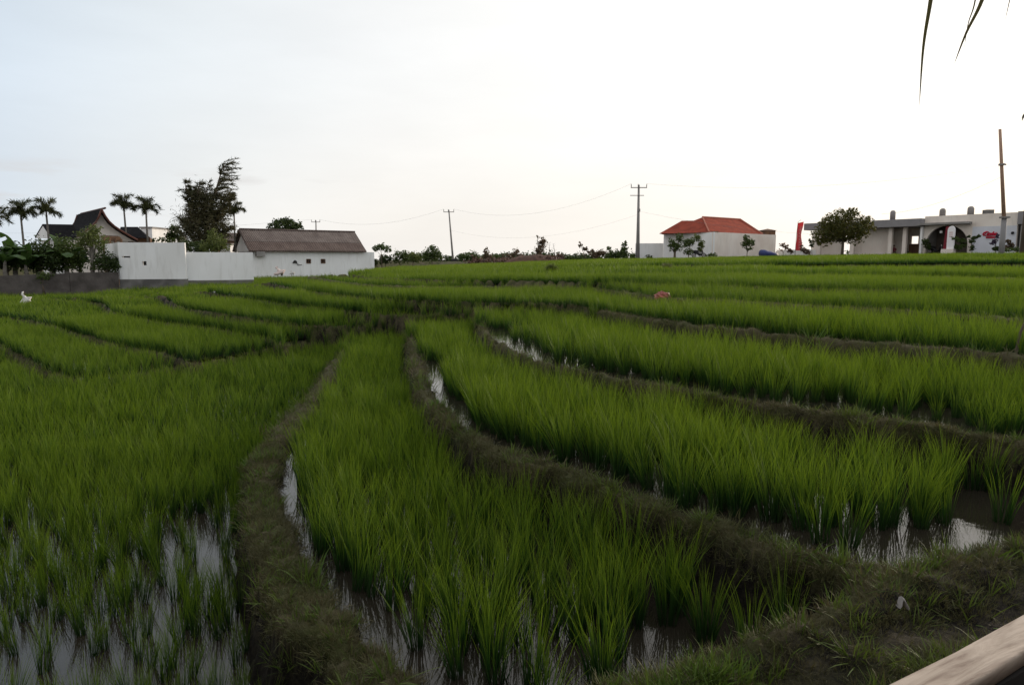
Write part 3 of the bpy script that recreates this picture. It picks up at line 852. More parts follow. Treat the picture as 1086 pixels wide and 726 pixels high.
M['roof_red'] = tile_mat('red_clay_tile', (0.33, 0.070, 0.042), (0.23, 0.052, 0.034))
M['ridge'] = plain('ridge_tile', (0.45, 0.17, 0.11), (0.35, 0.12, 0.08), 3, 0.8)

def wall_box(mb, A, B, z0, z1, th=0.2):
    """upright wall slab whose front face runs A->B (seen from the viewpoint), thickness behind it"""
    A = Vector((A[0], A[1], 0)); B = Vector((B[0], B[1], 0))
    d = (B - A).normalized(); nrm = Vector((-d.y, d.x, 0))
    if nrm.dot(A) < 0: nrm = -nrm
    za0, zb0 = z0 if hasattr(z0, '__len__') else (z0, z0)
    za1, zb1 = z1 if hasattr(z1, '__len__') else (z1, z1)
    q = [A, B, B + nrm * th, A + nrm * th]
    zz0 = [za0, zb0, zb0, za0]; zz1 = [za1, zb1, zb1, za1]
    return mb.hexa([(p.x, p.y, z) for p, z in zip(q, zz0)] + [(p.x, p.y, z) for p, z in zip(q, zz1)])
def slab_roof(mb, quad, th=0.12):
    q = [Vector(p) for p in quad]
    return mb.hexa([(p.x, p.y, p.z - th) for p in q] + [tuple(p) for p in q])

# ---- dark block wall on the far left
A = at(-170, 300, 34); B = at(-10, 300, 37.2); C_ = at(74, 300, 39.3); D_ = at(126.5, 300, 41.4)
w = MB((B.x, B.y, -2.2))
wall_box(w, A, B, -2.4, (-0.98, -0.95), 0.25); wall_box(w, (B.x, B.y + .02), C_, -2.4, (-0.95, -0.84), 0.25)
wall_box(w, (C_.x, C_.y + .03), D_, -2.3, (-0.80, -0.82), 0.25)
wl_ = w.build('block_wall', M['stone'])
tag(wl_, 'dark weathered block wall below the banana plants', 'wall')
# stains/plants spilling over handled by shrubs below

# ---- white boundary walls
z1w = zat(257, 41.6)
Pa, Pb = at(127, 290, 41.6), at(197.5, 290, 42.2)
Pc = at(113, 290, 47.5)
root = empty('white_wall', (Pa.x, Pa.y, -1.9)); tag(root, 'tall white rendered garden wall with a slot and a square vent', 'wall')
def rel(o): return MB(o.location)
w = rel(root)
w2 = rel(root)
def wall_with_hole(mb, A, B, z0, z1, holes, th=0.2):
    A = Vector((A[0], A[1], 0)); B = Vector((B[0], B[1], 0)); L = (B - A).length; d = (B - A) / L
    cuts = sorted(set([0, L] + [h[0] for h in holes] + [h[1] for h in holes]))
    for a, b in zip(cuts[:-1], cuts[1:]):
        hs = [h for h in holes if h[0] < (a + b) / 2 < h[1]]
        segs = [(z0, z1)]
        for h in hs:
            ns = []
            for s0, s1 in segs:
                if h[2] > s0: ns.append((s0, min(h[2], s1)))
                if h[3] < s1: ns.append((max(h[3], s0), s1))
            segs = ns
        for s0, s1 in segs:
            wall_box(mb, A + d * a, A + d * b, s0, s1, th)
L_ = (Vector((Pb.x, Pb.y)) - Vector((Pa.x, Pa.y))).length
def s_of(px, P, Q):
    h_ = hit(px, P, (Q[0] - P[0], Q[1] - P[1])); return math.hypot(h_[0] - P[0], h_[1] - P[1])
holes = [(s_of(129.5, Pa, Pb), s_of(138, Pa, Pb), zat(273.2, 41.7), zat(271.6, 41.7)), (s_of(150.5, Pa, Pb), s_of(155, Pa, Pb), zat(281.3, 41.8), zat(277, 41.8))]
wall_with_hole(w, Pa, Pb, -1.25, z1w, holes, 0.22)
wall_box(w, (Pc.x, Pc.y), (Pa.x - .01, Pa.y + .02), -1.25, z1w + .003, 0.2)
w.build('wall_face', M['white'], root)
wall_box(w2, (Pa.x - .02, Pa.y - .03), (Pb.x + .02, Pb.y - .03), -2.1, -1.25, 0.3); w2.build('plinth', M['plinth'], root)
c = rel(root); 
for h in holes:
    d = (Vector((Pb.x, Pb.y, 0)) - Vector((Pa.x, Pa.y, 0))).normalized(); q = Vector((Pa.x, Pa.y, 0)) + d * (h[0] + h[1]) / 2
    c.box((q.x, q.y + .16, (h[2] + h[3]) / 2), (h[1] - h[0] - .01, 0.05, h[3] - h[2] - .01))
c.build('vent_grille', M['dark'], root)
Pd, Pe = at(197.2, 290, 42.5), at(269, 290, 44.2)
root = empty('white_wall', (Pd.x, Pd.y, -1.9)); tag(root, 'lower plain white wall between the tall wall and the brown roofed house', 'wall')
w = rel(root); wall_box(w, Pd, Pe, -1.35, (zat(267.3, 42.5), zat(267.6, 44.2)), 0.2); w.build('wall_face', M['white'], root)
w = rel(root); wall_box(w, (Pd.x, Pd.y - .03), (Pe.x, Pe.y - .03), -2.1, -1.35, 0.25); w.build('plinth', M['plinth'], root)

# ---- brown roofed white house
EA = at(265, 265, 58.0); du = Vector((0.8, 0.6, 0)); dd = Vector((-0.6, 0.8, 0))
root = empty('white_house', (EA.x, EA.y, -1.9)); tag(root, 'long low white house with a brown shingle gable roof', 'house')
ez = EA.z - 0.02; rz_ = 2.52
LEN = 10.6
F0 = Vector((EA.x, EA.y, 0)) + dd * 0.35 + du * 0.3
w = rel(root)
wlB = F0 + du * (LEN + 0.45)
tA = (s_of(324.9, F0, wlB), s_of(329.3, F0, wlB)); tB = (s_of(340.4, F0, wlB), s_of(344.6, F0, wlB))
zc = lambda py, px: zat(py, hit(px, F0, du)[1])
holes = [(*tA, zc(279, 327), zc(274.8, 327)), (*tB, zc(279, 342), zc(274.8, 342))]
wall_with_hole(w, F0 - du * 0.0, wlB, -2.0, ez - 0.10, holes, 0.2)
wall_box(w, F0 + dd * 4.3, F0 + Vector((-.01, .01, 0)), -2.0, ez - .103, 0.2)
Bk = F0 + dd * 4.3
w.hexa([(p.x, p.y, z) for z in (-2.0, ez - .106) for p in (Bk, Bk + du * LEN, Bk + du * LEN - dd * .2, Bk - dd * .2)])
Rt = F0 + du * (LEN + 0.45)
wall_box(w, Rt + Vector((-.02, .02, 0)), Rt + dd * 4.3, -2.0, ez - .109, 0.2)
w.build('wall', M['white'], root)
for s_ in (-0.22, LEN - 0.5):
    g = rel(root)
    a0 = F0 + du * s_ + dd * 0.0; am = F0 + du * s_ + dd * 2.15; a1 = F0 + du * s_ + dd * 4.3
    pts = []
    for off in (0, 0.12):
        for p, z in ((a0, ez - .1), (a1, ez - .1), (am, rz_ - .18)):
            q = p + du * off; pts.append((q.x, q.y, z))
    g.add(pts, [(0, 1, 2), (5, 4, 3), (0, 2, 5, 3), (1, 4, 5, 2), (0, 3, 4, 1)])
    g.build('gable', M['white'], root)
E0 = Vector((EA.x, EA.y, ez)); E1 = E0 + du * LEN
Rg0 = Vector((EA.x, EA.y, rz_)) + dd * 2.5 - du * 0.1; Rg1 = Rg0 + du * (LEN + 0.1)
B0 = E0 + dd * 5.0; B1 = E1 + dd * 5.0
mid0 = E0.lerp(Rg0, 0.42); mid1 = E1.lerp(Rg1, 0.42)
w = rel(root); slab_roof(w, [mid0, mid1, Rg1, Rg0]); slab_roof(w, [B1, B0, Rg0 + Vector((0, .01, -.003)), Rg1 + Vector((0, .01, -.003))])
rf = w.build('roof', M['roof_brown'], root)
w = rel(root); slab_roof(w, [E0, E1, mid1 + Vector((0, 0, -.03)), mid0 + Vector((0, 0, -.03))]); w.build('lower_roof_course', M['roof_brown2'], root)
w = rel(root); w.tube([Rg0 + Vector((0, 0, .02)), Rg1 + Vector((0, 0, .02))], 0.09, 6)
for e0 in (E0, B0): w.tube([Rg0 + Vector((0, 0, -.05)) - du * .05, e0 + Vector((0, 0, -.06)) - du * .05], 0.07, 4)
w.build('ridge_cap', M['roof_brown2'], root)
for h in holes:
    d = du; q = F0 + d * (h[0] + h[1]) / 2
    cz = (h[2] + h[3]) / 2; hw_ = (h[1] - h[0]) / 2; hh = (h[3] - h[2]) / 2
    f = rel(root)
    ang = math.atan2(du.y, du.x)
    for sx, sz, ww, hh2 in ((-hw_, 0, .05, 2 * hh), (hw_, 0, .05, 2 * hh), (0, -hh, 2 * hw_, .05), (0, hh, 2 * hw_, .05), (0, 0, .03, 2 * hh - .06)):
        p = q + d * sx - dd * 0.01; f.box((p.x, p.y, cz + sz), (ww, .07, hh2), ang)
    fo = f.build('window', M['timber'], root)
    p_ = q + dd * .12; f = rel(root); f.box((p_.x, p_.y, cz), (2 * hw_, .02, 2 * hh), ang); f.build('pane', M['dark'], fo)
q = Vector((*hit(312.5, F0, du), 0)); q -= dd * .03
zz = lambda py: zat(py, q.y)
f = rel(root)
f.prism([(-.22, zz(279)), (.20, zz(279)), (.16, zz(277)), (.0, zz(275.6)), (-.14, zz(277.2))], lambda s_, t, z: tuple(Vector((q.x, q.y, 0)) + du * s_ - dd * t + Vector((0, 0, z))), 0, .05)
for (s0, s1) in (((.1, zz(279)), (.42, zz(281))), ((.42, zz(281)), (.62, zz(280.5))), ((.2, zz(280)), (.3, zz(281.6)))):
    f.tube([q + du * s0[0] - dd * .02 + Vector((0, 0, s0[1])), q + du * s1[0] - dd * .02 + Vector((0, 0, s1[1]))], .02, 4)
f.build('wall_emblem', M['dark'], root)
q = Vector((*hit(275.5, F0, du), 0)) - dd * .25
f = rel(root); f.box((q.x, q.y, zat(269.3, q.y)), (.75, .3, .42), math.atan2(du.y, du.x)); f.build('air_conditioner', M['concrete'], root, bevel=.02)

# ---- curved-gable house with charcoal roof
GP = at(111, 221.3, 52.0); rd = Vector((-0.67, 0.742, 0)); gd_ = Vector((0.742, 0.67, 0))
root = empty('gabled_house', (GP.x, GP.y, -1.9)); tag(root, 'house with charcoal upswept gable roof edged in red brown boards', 'house')
def gpt(px, py):
    x_, y_ = hit(px, (GP.x, GP.y), (gd_.x, gd_.y)); return Vector((x_, y_, at(px, py, y_).z))
Rr = [gpt(*q) for q in ((111, 221.3), (114.5, 228.5), (118, 234), (123, 239), (130, 244), (138, 249), (147, 254))]
Ll = [gpt(*q) for q in ((111, 221.3), (108, 228.5), (104, 235), (98, 240.5), (91, 245.5), (83, 250))]
RL = 8.6
def curved_roof(mb, line, L, th=0.14):
    for a, b in zip(line[:-1], line[1:]):
        a2 = a + rd * L + Vector((0, 0, 0)); b2 = b + rd * L
        mb.hexa([(p.x, p.y, p.z - th) for p in (a, b, b2, a2)] + [tuple(p) for p in (a, b, b2, a2)])
w = rel(root); curved_roof(w, Rr, RL); curved_roof(w, Ll, RL)
w.build('roof', M['roof_dark'], root)
w = rel(root)
for ln in (Rr, Ll):
    w.tube([p - rd * .12 + Vector((0, 0, -.05)) for p in ln], .075, 5)
    w.tube([p + rd * (RL + .1) + Vector((0, 0, -.05)) for p in ln], .09, 5)
w.tube([GP - rd * .2 + Vector((0, 0, .04)), GP + rd * RL + Vector((0, 0, .04))], .08, 5)
w.build('barge_board', M['barge'], root)
w = rel(root)
fl = [p + rd * .5 - Vector((0, 0, .16)) for p in Ll[::-1]] + [p + rd * .5 - Vector((0, 0, .16)) for p in Rr[1:]]
n_ = len(fl); w.add([tuple(p) for p in fl] + [tuple(p + rd * .2) for p in fl], [tuple(range(n_)), tuple(range(2 * n_ - 1, n_ - 1, -1))] + [(i, i + n_, (i + 1) % n_ + n_, (i + 1) % n_) for i in range(n_)])
w.build('gable', M['white_old'], root)
w = rel(root)
bl = Ll[-1] + rd * .7; br = Rr[-1] + rd * .7 - gd_ * .5
base = [(p.x, p.y) for p in (bl, br, br + rd * 7.2, bl + rd * 7.2)]
w.hexa([(x_, y_, -2) for x_, y_ in base] + [(x_, y_, min(bl.z, br.z) - .12) for x_, y_ in base]); w.build('wall', M['white_old'], root)
w = rel(root)
v0 = gpt(110, 251.5) - rd * .5; v1 = gpt(128, 252) - rd * .5
w.hexa([tuple(p) for p in (v0 + Vector((0, 0, -.25)), v1 + Vector((0, 0, -.25)), v1 + rd * .9 + Vector((0, 0, -.12)), v0 + rd * .9 + Vector((0, 0, -.12)))] + [tuple(p) for p in (v0, v1, v1 + rd * .9 + Vector((0, 0, .15)), v0 + rd * .9 + Vector((0, 0, .15)))])
for k in range(4):
    p = v0.lerp(v1, k / 3.0); w.tube([(p.x, p.y, -2), (p.x, p.y, p.z - .1)], .09, 6)
w.build('veranda', M['timber'], root)
# left wing
w = rel(root)
a = at(45, 237.5, 57); b = at(77, 238.0, 54.0); a2 = at(54, 251, 55.0); a3 = at(37, 251, 58.8); b2 = a2 + (b - a); b3 = a3 + (b - a)
slab_roof(w, [a2, b2, b, a]); slab_roof(w, [a3, b3, b - Vector((0, 0, .004)), a - Vector((0, 0, .004))]); w.build('wing_roof', M['roof_dark'], root)
w = rel(root)
e_ = 0.02
t3 = [a2 + Vector((e_, 0, -.14)), a3 + Vector((e_, 0, -.14)), a + Vector((e_, 0, -.14))]
w.add([tuple(p) for p in t3] + [tuple(p + Vector((.2, 0, 0))) for p in t3], [(0, 1, 2), (5, 4, 3), (0, 2, 5, 3), (1, 4, 5, 2), (0, 3, 4, 1)])
w.hexa([(p.x + .3, p.y + .3, -2) for p in (a2, b2, b3, a3)] + [(p.x + .3, p.y + .3, a2.z - .16) for p in (a2, b2, b3, a3)])
w.build('wing_wall', M['white'], root)
# right wing: low dark hip behind the gable
w = rel(root)
c0, c1 = at(128, 240.5, 60), at(146, 240.5, 59); d0, d1, d2, d3 = at(124, 252, 57.5), at(157, 252.5, 56.5), at(160, 252.5, 61), at(126, 252.5, 62.5)
w.add([tuple(p) for p in (c0, c1, d0, d1, d2, d3)], [(2, 3, 1, 0), (3, 4, 1), (4, 5, 0, 1), (5, 2, 0), (2, 5, 4, 3)]); w.build('side_roof', M['roof_dark'], root)
w = rel(root); w.hexa([(p.x * .998, p.y + .2, z) for z in (-2, d0.z - .02) for p in (d0, d1, d2, d3)]); w.build('side_wall', M['timber'], root)

def small_block(name, px0, px1, pyt, D, depth, zb, mat, label, cat='house', roofmat=None, rise=0.0):
    A_, B_ = at(px0, pyt, D), at(px1, pyt, D)
    root = empty(name, ((A_.x + B_.x) / 2, D, zb)); tag(root, label, cat)
    w = rel(root); w.hexa([(x_, y_, zb) for x_, y_ in ((A_.x, D), (B_.x, D), (B_.x, D + depth), (A_.x, D + depth))] + [(x_, y_, A_.z) for x_, y_ in ((A_.x, D), (B_.x, D), (B_.x, D + depth), (A_.x, D + depth))])
    w.build('wall', mat, root)
    w = rel(root)
    if rise > 0:
        o = .3; x0, x1, y0, y1 = A_.x - o, B_.x + o, D - o, D + depth + o; ym = D + depth / 2; z0 = A_.z + .005
        w.add([(x0, y0, z0), (x1, y0, z0), (x1, y1, z0), (x0, y1, z0), (x0 + .1, ym, z0 + rise), (x1 - .1, ym, z0 + rise)], [(0, 1, 5, 4), (1, 2, 5), (2, 3, 4, 5), (3, 0, 4), (3, 2, 1, 0)])
    else:
        w.hexa([(x_, y_, z) for z in (A_.z + .002, A_.z + .14) for x_, y_ in ((A_.x - .1, D - .1), (B_.x + .1, D - .1), (B_.x + .1, D + depth + .1), (A_.x - .1, D + depth + .1))])
    w.build('roof', roofmat or M['concrete'], root)
    return root
small_block('outbuilding', 149, 161, 242, 66, 5, -1.5, M['white'], 'small white flat roofed block behind the dark roofed house')
small_block('outbuilding', 157.5, 178, 250.5, 70, 4, -1.5, M['concrete'], 'low grey building seen above the tall white wall')
small_block('outbuilding', 226, 252, 255.5, 74, 5, -1.5, M['timber'], 'brown roofed shed behind the feathery tall tree', roofmat=M['roof_brown2'], rise=.95)
small_block('outbuilding', 233, 244, 259.5, 63, 2, -1.5, M['white'], 'little white box building beside the brown roofed gable')

# ---- red-roofed villa
C0 = at(757, 246, 85); Lf = at(704, 246, 92); Rt = at(823, 249, 95)
root = empty('red_roofed_villa', (C0.x, C0.y, -0.6)); tag(root, 'white walled villa with a red clay tile hip roof', 'house')
w = rel(root)
wall_box(w, (Lf.x, Lf.y), (C0.x, C0.y), -0.8, C0.z, .22); w.build('wall', M['white'], root)
w = rel(root); wall_box(w, (C0.x + .005, C0.y + .005), (Rt.x, Rt.y), -0.8, C0.z - .003, .22)
u2 = (Vector((Rt.x, Rt.y, 0)) - Vector((C0.x, C0.y, 0))).normalized(); u1 = (Vector((Lf.x, Lf.y, 0)) - Vector((C0.x, C0.y, 0)))
for q0 in (Rt,):
    p = Vector((q0.x, q0.y, 0)); q = p + u1
    w.hexa([(a_.x, a_.y, z) for z in (-.8, C0.z - .006) for a_ in (p, q, q - u2 * .2, p - u2 * .2)])
w.build('wall', M['white_old'], root)
ea, eb, ec = at(700, 246.3, 91), at(752, 246.2, 85.6), at(809, 247.5, 93)
off = ea - eb; ed = ec + Vector((off.x, off.y, 0))
zr = at(745, 230.3, 91).z; z_e = eb.z
ea.z = ec.z = ed.z = eb.z = z_e
r0 = at(745, 230.3, 91.0); r1 = at(785, 232.5, 96.5); r1.z = r0.z
cx = lambda *p: [tuple(q) for q in p]
w = rel(root)
w.add(cx(eb, ec, ed, ea, r0, r1), [(0, 1, 5, 4), (1, 2, 5), (2, 3, 4, 5), (3, 0, 4), (3, 2, 1, 0)])
rf = w.build('roof', M['roof_red'], root)
w = rel(root)
for p_, q_ in ((eb, r0), (ec, r1), (r0, r1), (ed, r1)): w.tube([Vector(p_) + Vector((0, 0, .05)), Vector(q_) + Vector((0, 0, .06))], .10, 6)
w.build('ridge_tiles', M['ridge'], rf)
w = rel(root)   # lower hip to the left
fa, fb = at(699, 246.8, 90), at(743, 246.4, 86.4); fa.z = fb.z = z_e - .02; fc = fb + Vector((off.x, off.y, 0)) * .2 + Vector((3, 9, 0)); fd = fa + Vector((3, 8, 0))
g0, g1 = at(723, 234, 93), at(745, 232.6, 92.5); g1.z = g0.z
w.add(cx(fa, fb, fc, fd, g0, g1), [(0, 1, 5, 4), (1, 2, 5), (2, 3, 4, 5), (3, 0, 4), (3, 2, 1, 0)]); w.build('lower_roof', M['roof_red'], root)
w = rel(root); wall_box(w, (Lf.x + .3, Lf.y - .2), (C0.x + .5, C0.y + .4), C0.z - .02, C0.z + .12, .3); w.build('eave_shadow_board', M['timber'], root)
ch = at(815, 245, 97); w = rel(root); w.hexa([(x_, y_, z) for z in (0, at(815, 244.5, 97).z) for x_, y_ in ((ch.x - .9, 97), (ch.x + 1, 97), (ch.x + 1, 98.4), (ch.x - .9, 98.4))])
w.add([(ch.x - 1.1, 96.8, at(0, 244.5, 97).z + .002), (ch.x + 1.2, 96.8, at(0, 244.5, 97).z + .002), (ch.x + 1.2, 98.6, at(0, 244.5, 97).z + .002), (ch.x - 1.1, 98.6, at(0, 244.5, 97).z + .002), (ch.x + .1, 97.7, at(0, 242.3, 97).z)], [(0, 1, 4), (1, 2, 4), (2, 3, 4), (3, 0, 4), (3, 2, 1, 0)])
w.build('chimney', M['timber'], root)
# low wall on the left of the villa
a, b = at(674, 258, 93), at(704, 258, 92.3)
w = MB((a.x, a.y, -.8)); wall_box(w, (a.x, a.y), (b.x - .05, b.y), -.8, a.z, .2); wo = w.build('white_wall', M['white']); tag(wo, 'low white wall stepping down on the left of the red roofed villa', 'wall')
a, b = at(823.6, 265, 96), at(866, 265.5, 92)
w = MB((a.x, a.y, -.8)); wall_box(w, (a.x, a.y), (b.x, b.y), -.8, a.z, .2); wo = w.build('white_wall', M['white']); tag(wo, 'very low white wall between the villa and the cafe behind the red flag', 'wall')

# ---- flat roofed cafe building on the right
L0 = Vector((at(862, 270, 88).x, 88, 0)); R0 = Vector((at(1076, 266, 70).x, 70, 0))
cu = (R0 - L0).normalized(); cn_ = Vector((-cu.y, cu.x, 0))
if cn_.dot(L0) < 0: cn_ = -cn_
root = empty('cafe_building', (L0.x, L0.y, -.2)); tag(root, 'long flat roofed cafe with open portico, big arch and red script sign', 'cafe')
def S(px, t=0.0):
    P_ = L0 + cn_ * t; h_ = hit(px, (P_.x, P_.y), (cu.x, cu.y)); return (Vector((h_[0], h_[1], 0)) - P_).dot(cu)
def fr(s_, t, z): p = L0 + cu * s_ + cn_ * t; return (p.x, p.y, z)
def zs(py, px, t=0.0):
    p = L0 + cu * S(px, t) + cn_ * t; return zat(py, p.y)
def blk(mb, s0, s1, t0, t1, z0, z1):
    return mb.hexa([fr(a, t, z0) for a, t in ((s0, t0), (s1, t0), (s1, t1), (s0, t1))] + [fr(a, t, z1) for a, t in ((s0, t0), (s1, t0), (s1, t1), (s0, t1))])
ZT = zs(236.6, 870); ZT2 = ZT + .22; zb = -.5
s978 = S(978); s1076 = S(1076)
w = rel(root); blk(w, S(855), s978 - .01, -.9, 6.0, ZT - .85, ZT); w.build('portico_roof', M['fascia'], root, bevel=.03)
for px in (867, 902.5, 942.5, 957.5):
    w = rel(root); s_ = S(px, 0); hw2 = .24 if px < 940 else .20
    blk(w, s_ - hw2, s_ + hw2, 0, .4, zb, ZT - .84); w.build('column', M['white_old'], root)
w = rel(root)   # back wall with openings: doorway next to the tree, a window by the arch
T_ = 4.6
def backwall(mb, s0, s1, t, z0, z1): blk(mb, s0, s1, t, t + .2, z0, z1)
segs = [(S(860, T_), S(893.5, T_)), (S(901, T_), S(965, T_)), (S(972.5, T_), S(980, T_))]
for a, b in segs: backwall(w, a, b, T_, zb, ZT - .86)
backwall(w, S(965, T_) + .003, S(972.5, T_) - .003, T_ + .01, zb, zs(258.5, 968, T_)); backwall(w, S(965, T_) + .003, S(972.5, T_) - .003, T_ + .01, zs(250.5, 968, T_), ZT - .87)
backwall(w, S(893.5, T_) + .003, S(901, T_) - .003, T_ + .01, ZT - 1.5, ZT - .87)
w.build('back_wall', M['white_old'], root)
w = rel(root)   # short flush wall left of the inner columns
blk(w, S(903.5, 1.2), S(941, 1.2), 1.2, 1.4, zb, ZT - .86); blk(w, S(868, 1.2), S(893, 1.2), 1.2, 1.4, zb, ZT - .865)
w.build('front_wall', M['white_old'], root)
w = rel(root); blk(w, S(943.5, 3.0), S(957, 3.0), 3.0, 3.15, zb, ZT - .9); w.build('alcove_wall', M['white_old'], root); w = rel(root); blk(w, S(963, 4.4), S(974, 4.4), 4.4, 4.5, zb, zs(259, 968, 4.4)); w.build('timber_screen', M['timber'], root)
# arch wall
cs, hw_a = S(1002), (S(1024.3) - S(979.8)) / 2
ztop = zs(239, 1002); zspr = ztop - hw_a * .98
ol = [(s978, zb), (s978, ZT2), (S(1028), ZT2), (S(1028), zb)]
arc = [(cs + hw_a, zb)] + [(cs + hw_a * math.cos(PI * k / 18), zspr + (ztop - zspr) * math.sin(PI * k / 18)) for k in range(19)] + [(cs - hw_a, zb)]
w = rel(root)
# build the arched wall as strips so that it stays clean
def top_at(s_):
    u = (s_ - cs) / hw_a
    return zb if abs(u) >= 1 else zspr + (ztop - zspr) * math.sqrt(1 - u * u)
w.prism([(s978, zb), (cs - hw_a, zb), (cs - hw_a, ZT2), (s978, ZT2)], fr, 0, .35)
w.prism([(cs + hw_a, zb), (s1076, zb), (s1076, ZT2), (cs + hw_a, ZT2)], fr, 0, .35)
K = 18
for k in range(K):
    a = cs + hw_a * math.cos(PI * k / K); b = cs + hw_a * math.cos(PI * (k + 1) / K)
    za = zspr + (ztop - zspr) * math.sin(PI * k / K); zb2 = zspr + (ztop - zspr) * math.sin(PI * (k + 1) / K)
    w.prism([(b, zb2), (a, za), (a, ZT2), (b, ZT2)], fr, 0, .35)
w.build('arched_wall', M['white_old'], root)
w = rel(root); blk(w, s978, s1076 - .01, .36, 8, ZT2 - .25, ZT2 - .05); w.build('flat_roof', M['concrete'], root)
w = rel(root); blk(w, s978 + .01, s978 + .2, .36, 8, zb, ZT2 - .26); blk(w, s1076 - .22, s1076 - .02, .36, 8, zb, ZT2 - .26); blk(w, s978 + .2, s1076 - .22, 7.8, 8, zb, ZT2 - .26); w.build('inner_wall', M['concrete'], root)
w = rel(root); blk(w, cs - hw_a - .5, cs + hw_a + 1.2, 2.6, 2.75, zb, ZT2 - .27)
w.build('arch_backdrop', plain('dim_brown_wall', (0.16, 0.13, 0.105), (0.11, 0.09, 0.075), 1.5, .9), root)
w = rel(root); blk(w, S(975), S(1028), -1.0, -.003, zs(238.3, 1000), zs(238.3, 1000) + .22); w.build('canopy_ledge', M['concrete'], root)
w = rel(root); blk(w, s978 - .25, s978 - .02, -.35, .4, zb, ZT - .9); w.build('end_pier', M['white'], root)
w = rel(root); blk(w, S(1029), S(1075.8), -.02, -.003, zb, zs(240, 1045)); 
w.build('painted_panel', plain('bluish_white_paint', (0.62, 0.64, 0.70), (0.56, 0.575, 0.62), .8, .8), root)
w = rel(root); blk(w, s1076 + .02, s1076 + 14, -.2, 7.7, ZT2 - 1.2, ZT2 + .08)
w.build('side_roof', M['fascia'], root)
for k, off_ in enumerate((0.3, 2.2, 4.4)):
    w = rel(root); blk(w, s1076 + off_, s1076 + off_ + .45, 0, .45, zb, ZT2 - 1.21); w.build('column', M['concrete'], root)
w = rel(root); blk(w, s1076 + .1, s1076 + 13.8, 3.0, 3.2, zb, ZT2 - 1.21); w.build('side_wall', M['plinth'], root)
for px, hw2, ytop in ((943.8, 2.6, 223), (996, 2.9, 220.8), (1025.5, 3.1, 218.6)):
    s_ = S(px, 2.0); p = fr(s_, 2.0, 0); r_ = hw2 / F * p[1]
    w = rel(root); z1 = zat(ytop, p[1]); zz0 = ZT2 - .1
    prof = [(zz0, r_), (z1 - r_ * .9, r_), (z1 - r_ * .35, r_ * .85), (z1 - r_ * .08, r_ * .45), (z1, r_ * .05)]
    w.tube([(p[0], p[1], z) for z, _ in prof], [q for _, q in prof], 14); w.build('roof_vent', M['tank'], root, True)
s_ = S(1044, 2.0); p = fr(s_, 2, 0); w = rel(root); w.box((p[0], p[1], (ZT2 + zat(223, p[1])) / 2), (.75, .75, zat(223, p[1]) - ZT2 + .1)); w.build('roof_hatch', M['plinth'], root)
# script sign: two flowing red strokes lines
w = rel(root); scale_ = (S(1057) - S(1040)) / 17.0
def stroke(pts, r_): w.tube([Vector(fr(S(x_), -.06, zs(y_, x_))) for x_, y_ in pts], r_, 5)
def P_(*a): return list(a)
stroke(P_((1044.6, 246.6), (1043.2, 245.9), (1041.4, 247), (1040.6, 248.6), (1041.5, 249.6), (1043.2, 248.9)), .075)
stroke(P_((1042.6, 247.8), (1044.5, 245.6), (1046.4, 246.2), (1045.6, 248), (1044.6, 248.9), (1046.2, 248.9), (1047.4, 247.3)), .07)
xs_ = 1047.0
for k in range(5):
    x0 = xs_ + k * 1.75
    stroke(P_((x0, 248.9), (x0 + .5, 246.7 + (k % 2) * .4), (x0 + 1.1, 247.0), (x0 + .8, 248.9), (x0 + 1.7, 248.6 - (k % 3) * .5)), .07)
stroke(P_((1051.3, 248.6), (1051.7, 245.4)), .06); stroke(P_((1043, 249.9), (1049, 249.7), (1056, 249.3)), .045)
for k in range(6):
    x0 = 1044.5 + k * 1.65
    stroke(P_((x0, 252.6), (x0 + .1, 250.9), (x0 + .8, 250.9), (x0 + .9, 252.5), (x0 + .2, 251.9)), .055)
w.build('script_sign', plain('sign_red', (0.48, 0.01, 0.04), None, 3, .4), root)
for px, py in ((1072, 247), (996.5, 246)):
    w = rel(root); p = fr(S(px), -.12, zs(py, px)); w.box(p, (.22, .2, .26)); w.build('wall_lamp', M['black'] if px > 1000 else M['white'], root, bevel=.03)

# ---- arched standing board in front of the arch
p0 = fr(S(1006.5, -1.2), -1.2, 0); zb_ = zs(267.5, 1006, -1.2) - .3
root = empty('standing_board', (p0[0], p0[1], zb_)); tag(root, 'tall white round topped board with dark red side panel in the arch', 'sign board')
ss = lambda px: S(px, -1.7); zq = lambda py: zs(py, 1006, -1.7)
w = rel(root); c_ = (ss(1003.2) + ss(1011)) / 2; r_ = (ss(1011) - ss(1003.2)) / 2
ol = [(c_ - r_, zq(264)), (c_ + r_, zq(264))] + [(c_ + r_ * math.cos(PI * k / 10), zq(244.5) + (zq(239.6) - zq(244.5)) * math.sin(PI * k / 10)) for k in range(11)]
w.prism(ol, fr, -1.8, -1.65); w.build('board', plain('board_white', (0.88, 0.86, 0.86), (0.84, 0.82, 0.83), 2, .5), root)
w = rel(root); w.prism([(ss(999), zq(264)), (c_ - r_ + .1, zq(264)), (c_ - r_ + .1, zq(241)), (ss(1003), zq(239.8)), (ss(1000.4), zq(240.5))], fr, -1.63, -1.45); w.build('side_panel', M['darkred'], root)
w = rel(root); blk(w, ss(998.5), ss(1011.5), -2.0, -1.3, zb_, zq(264) - .002); w.build('plinth_block', M['white_old'], root)
w = rel(root)
for k in range(3): blk(w, c_ - r_ * .5, c_ + r_ * .5, -1.815, -1.802, zq(247 + k * 2.1), zq(246 + k * 2.1))
w.build('faded_print', plain('faded_pink_print', (0.70, 0.50, 0.50), None, 3, .7), root)

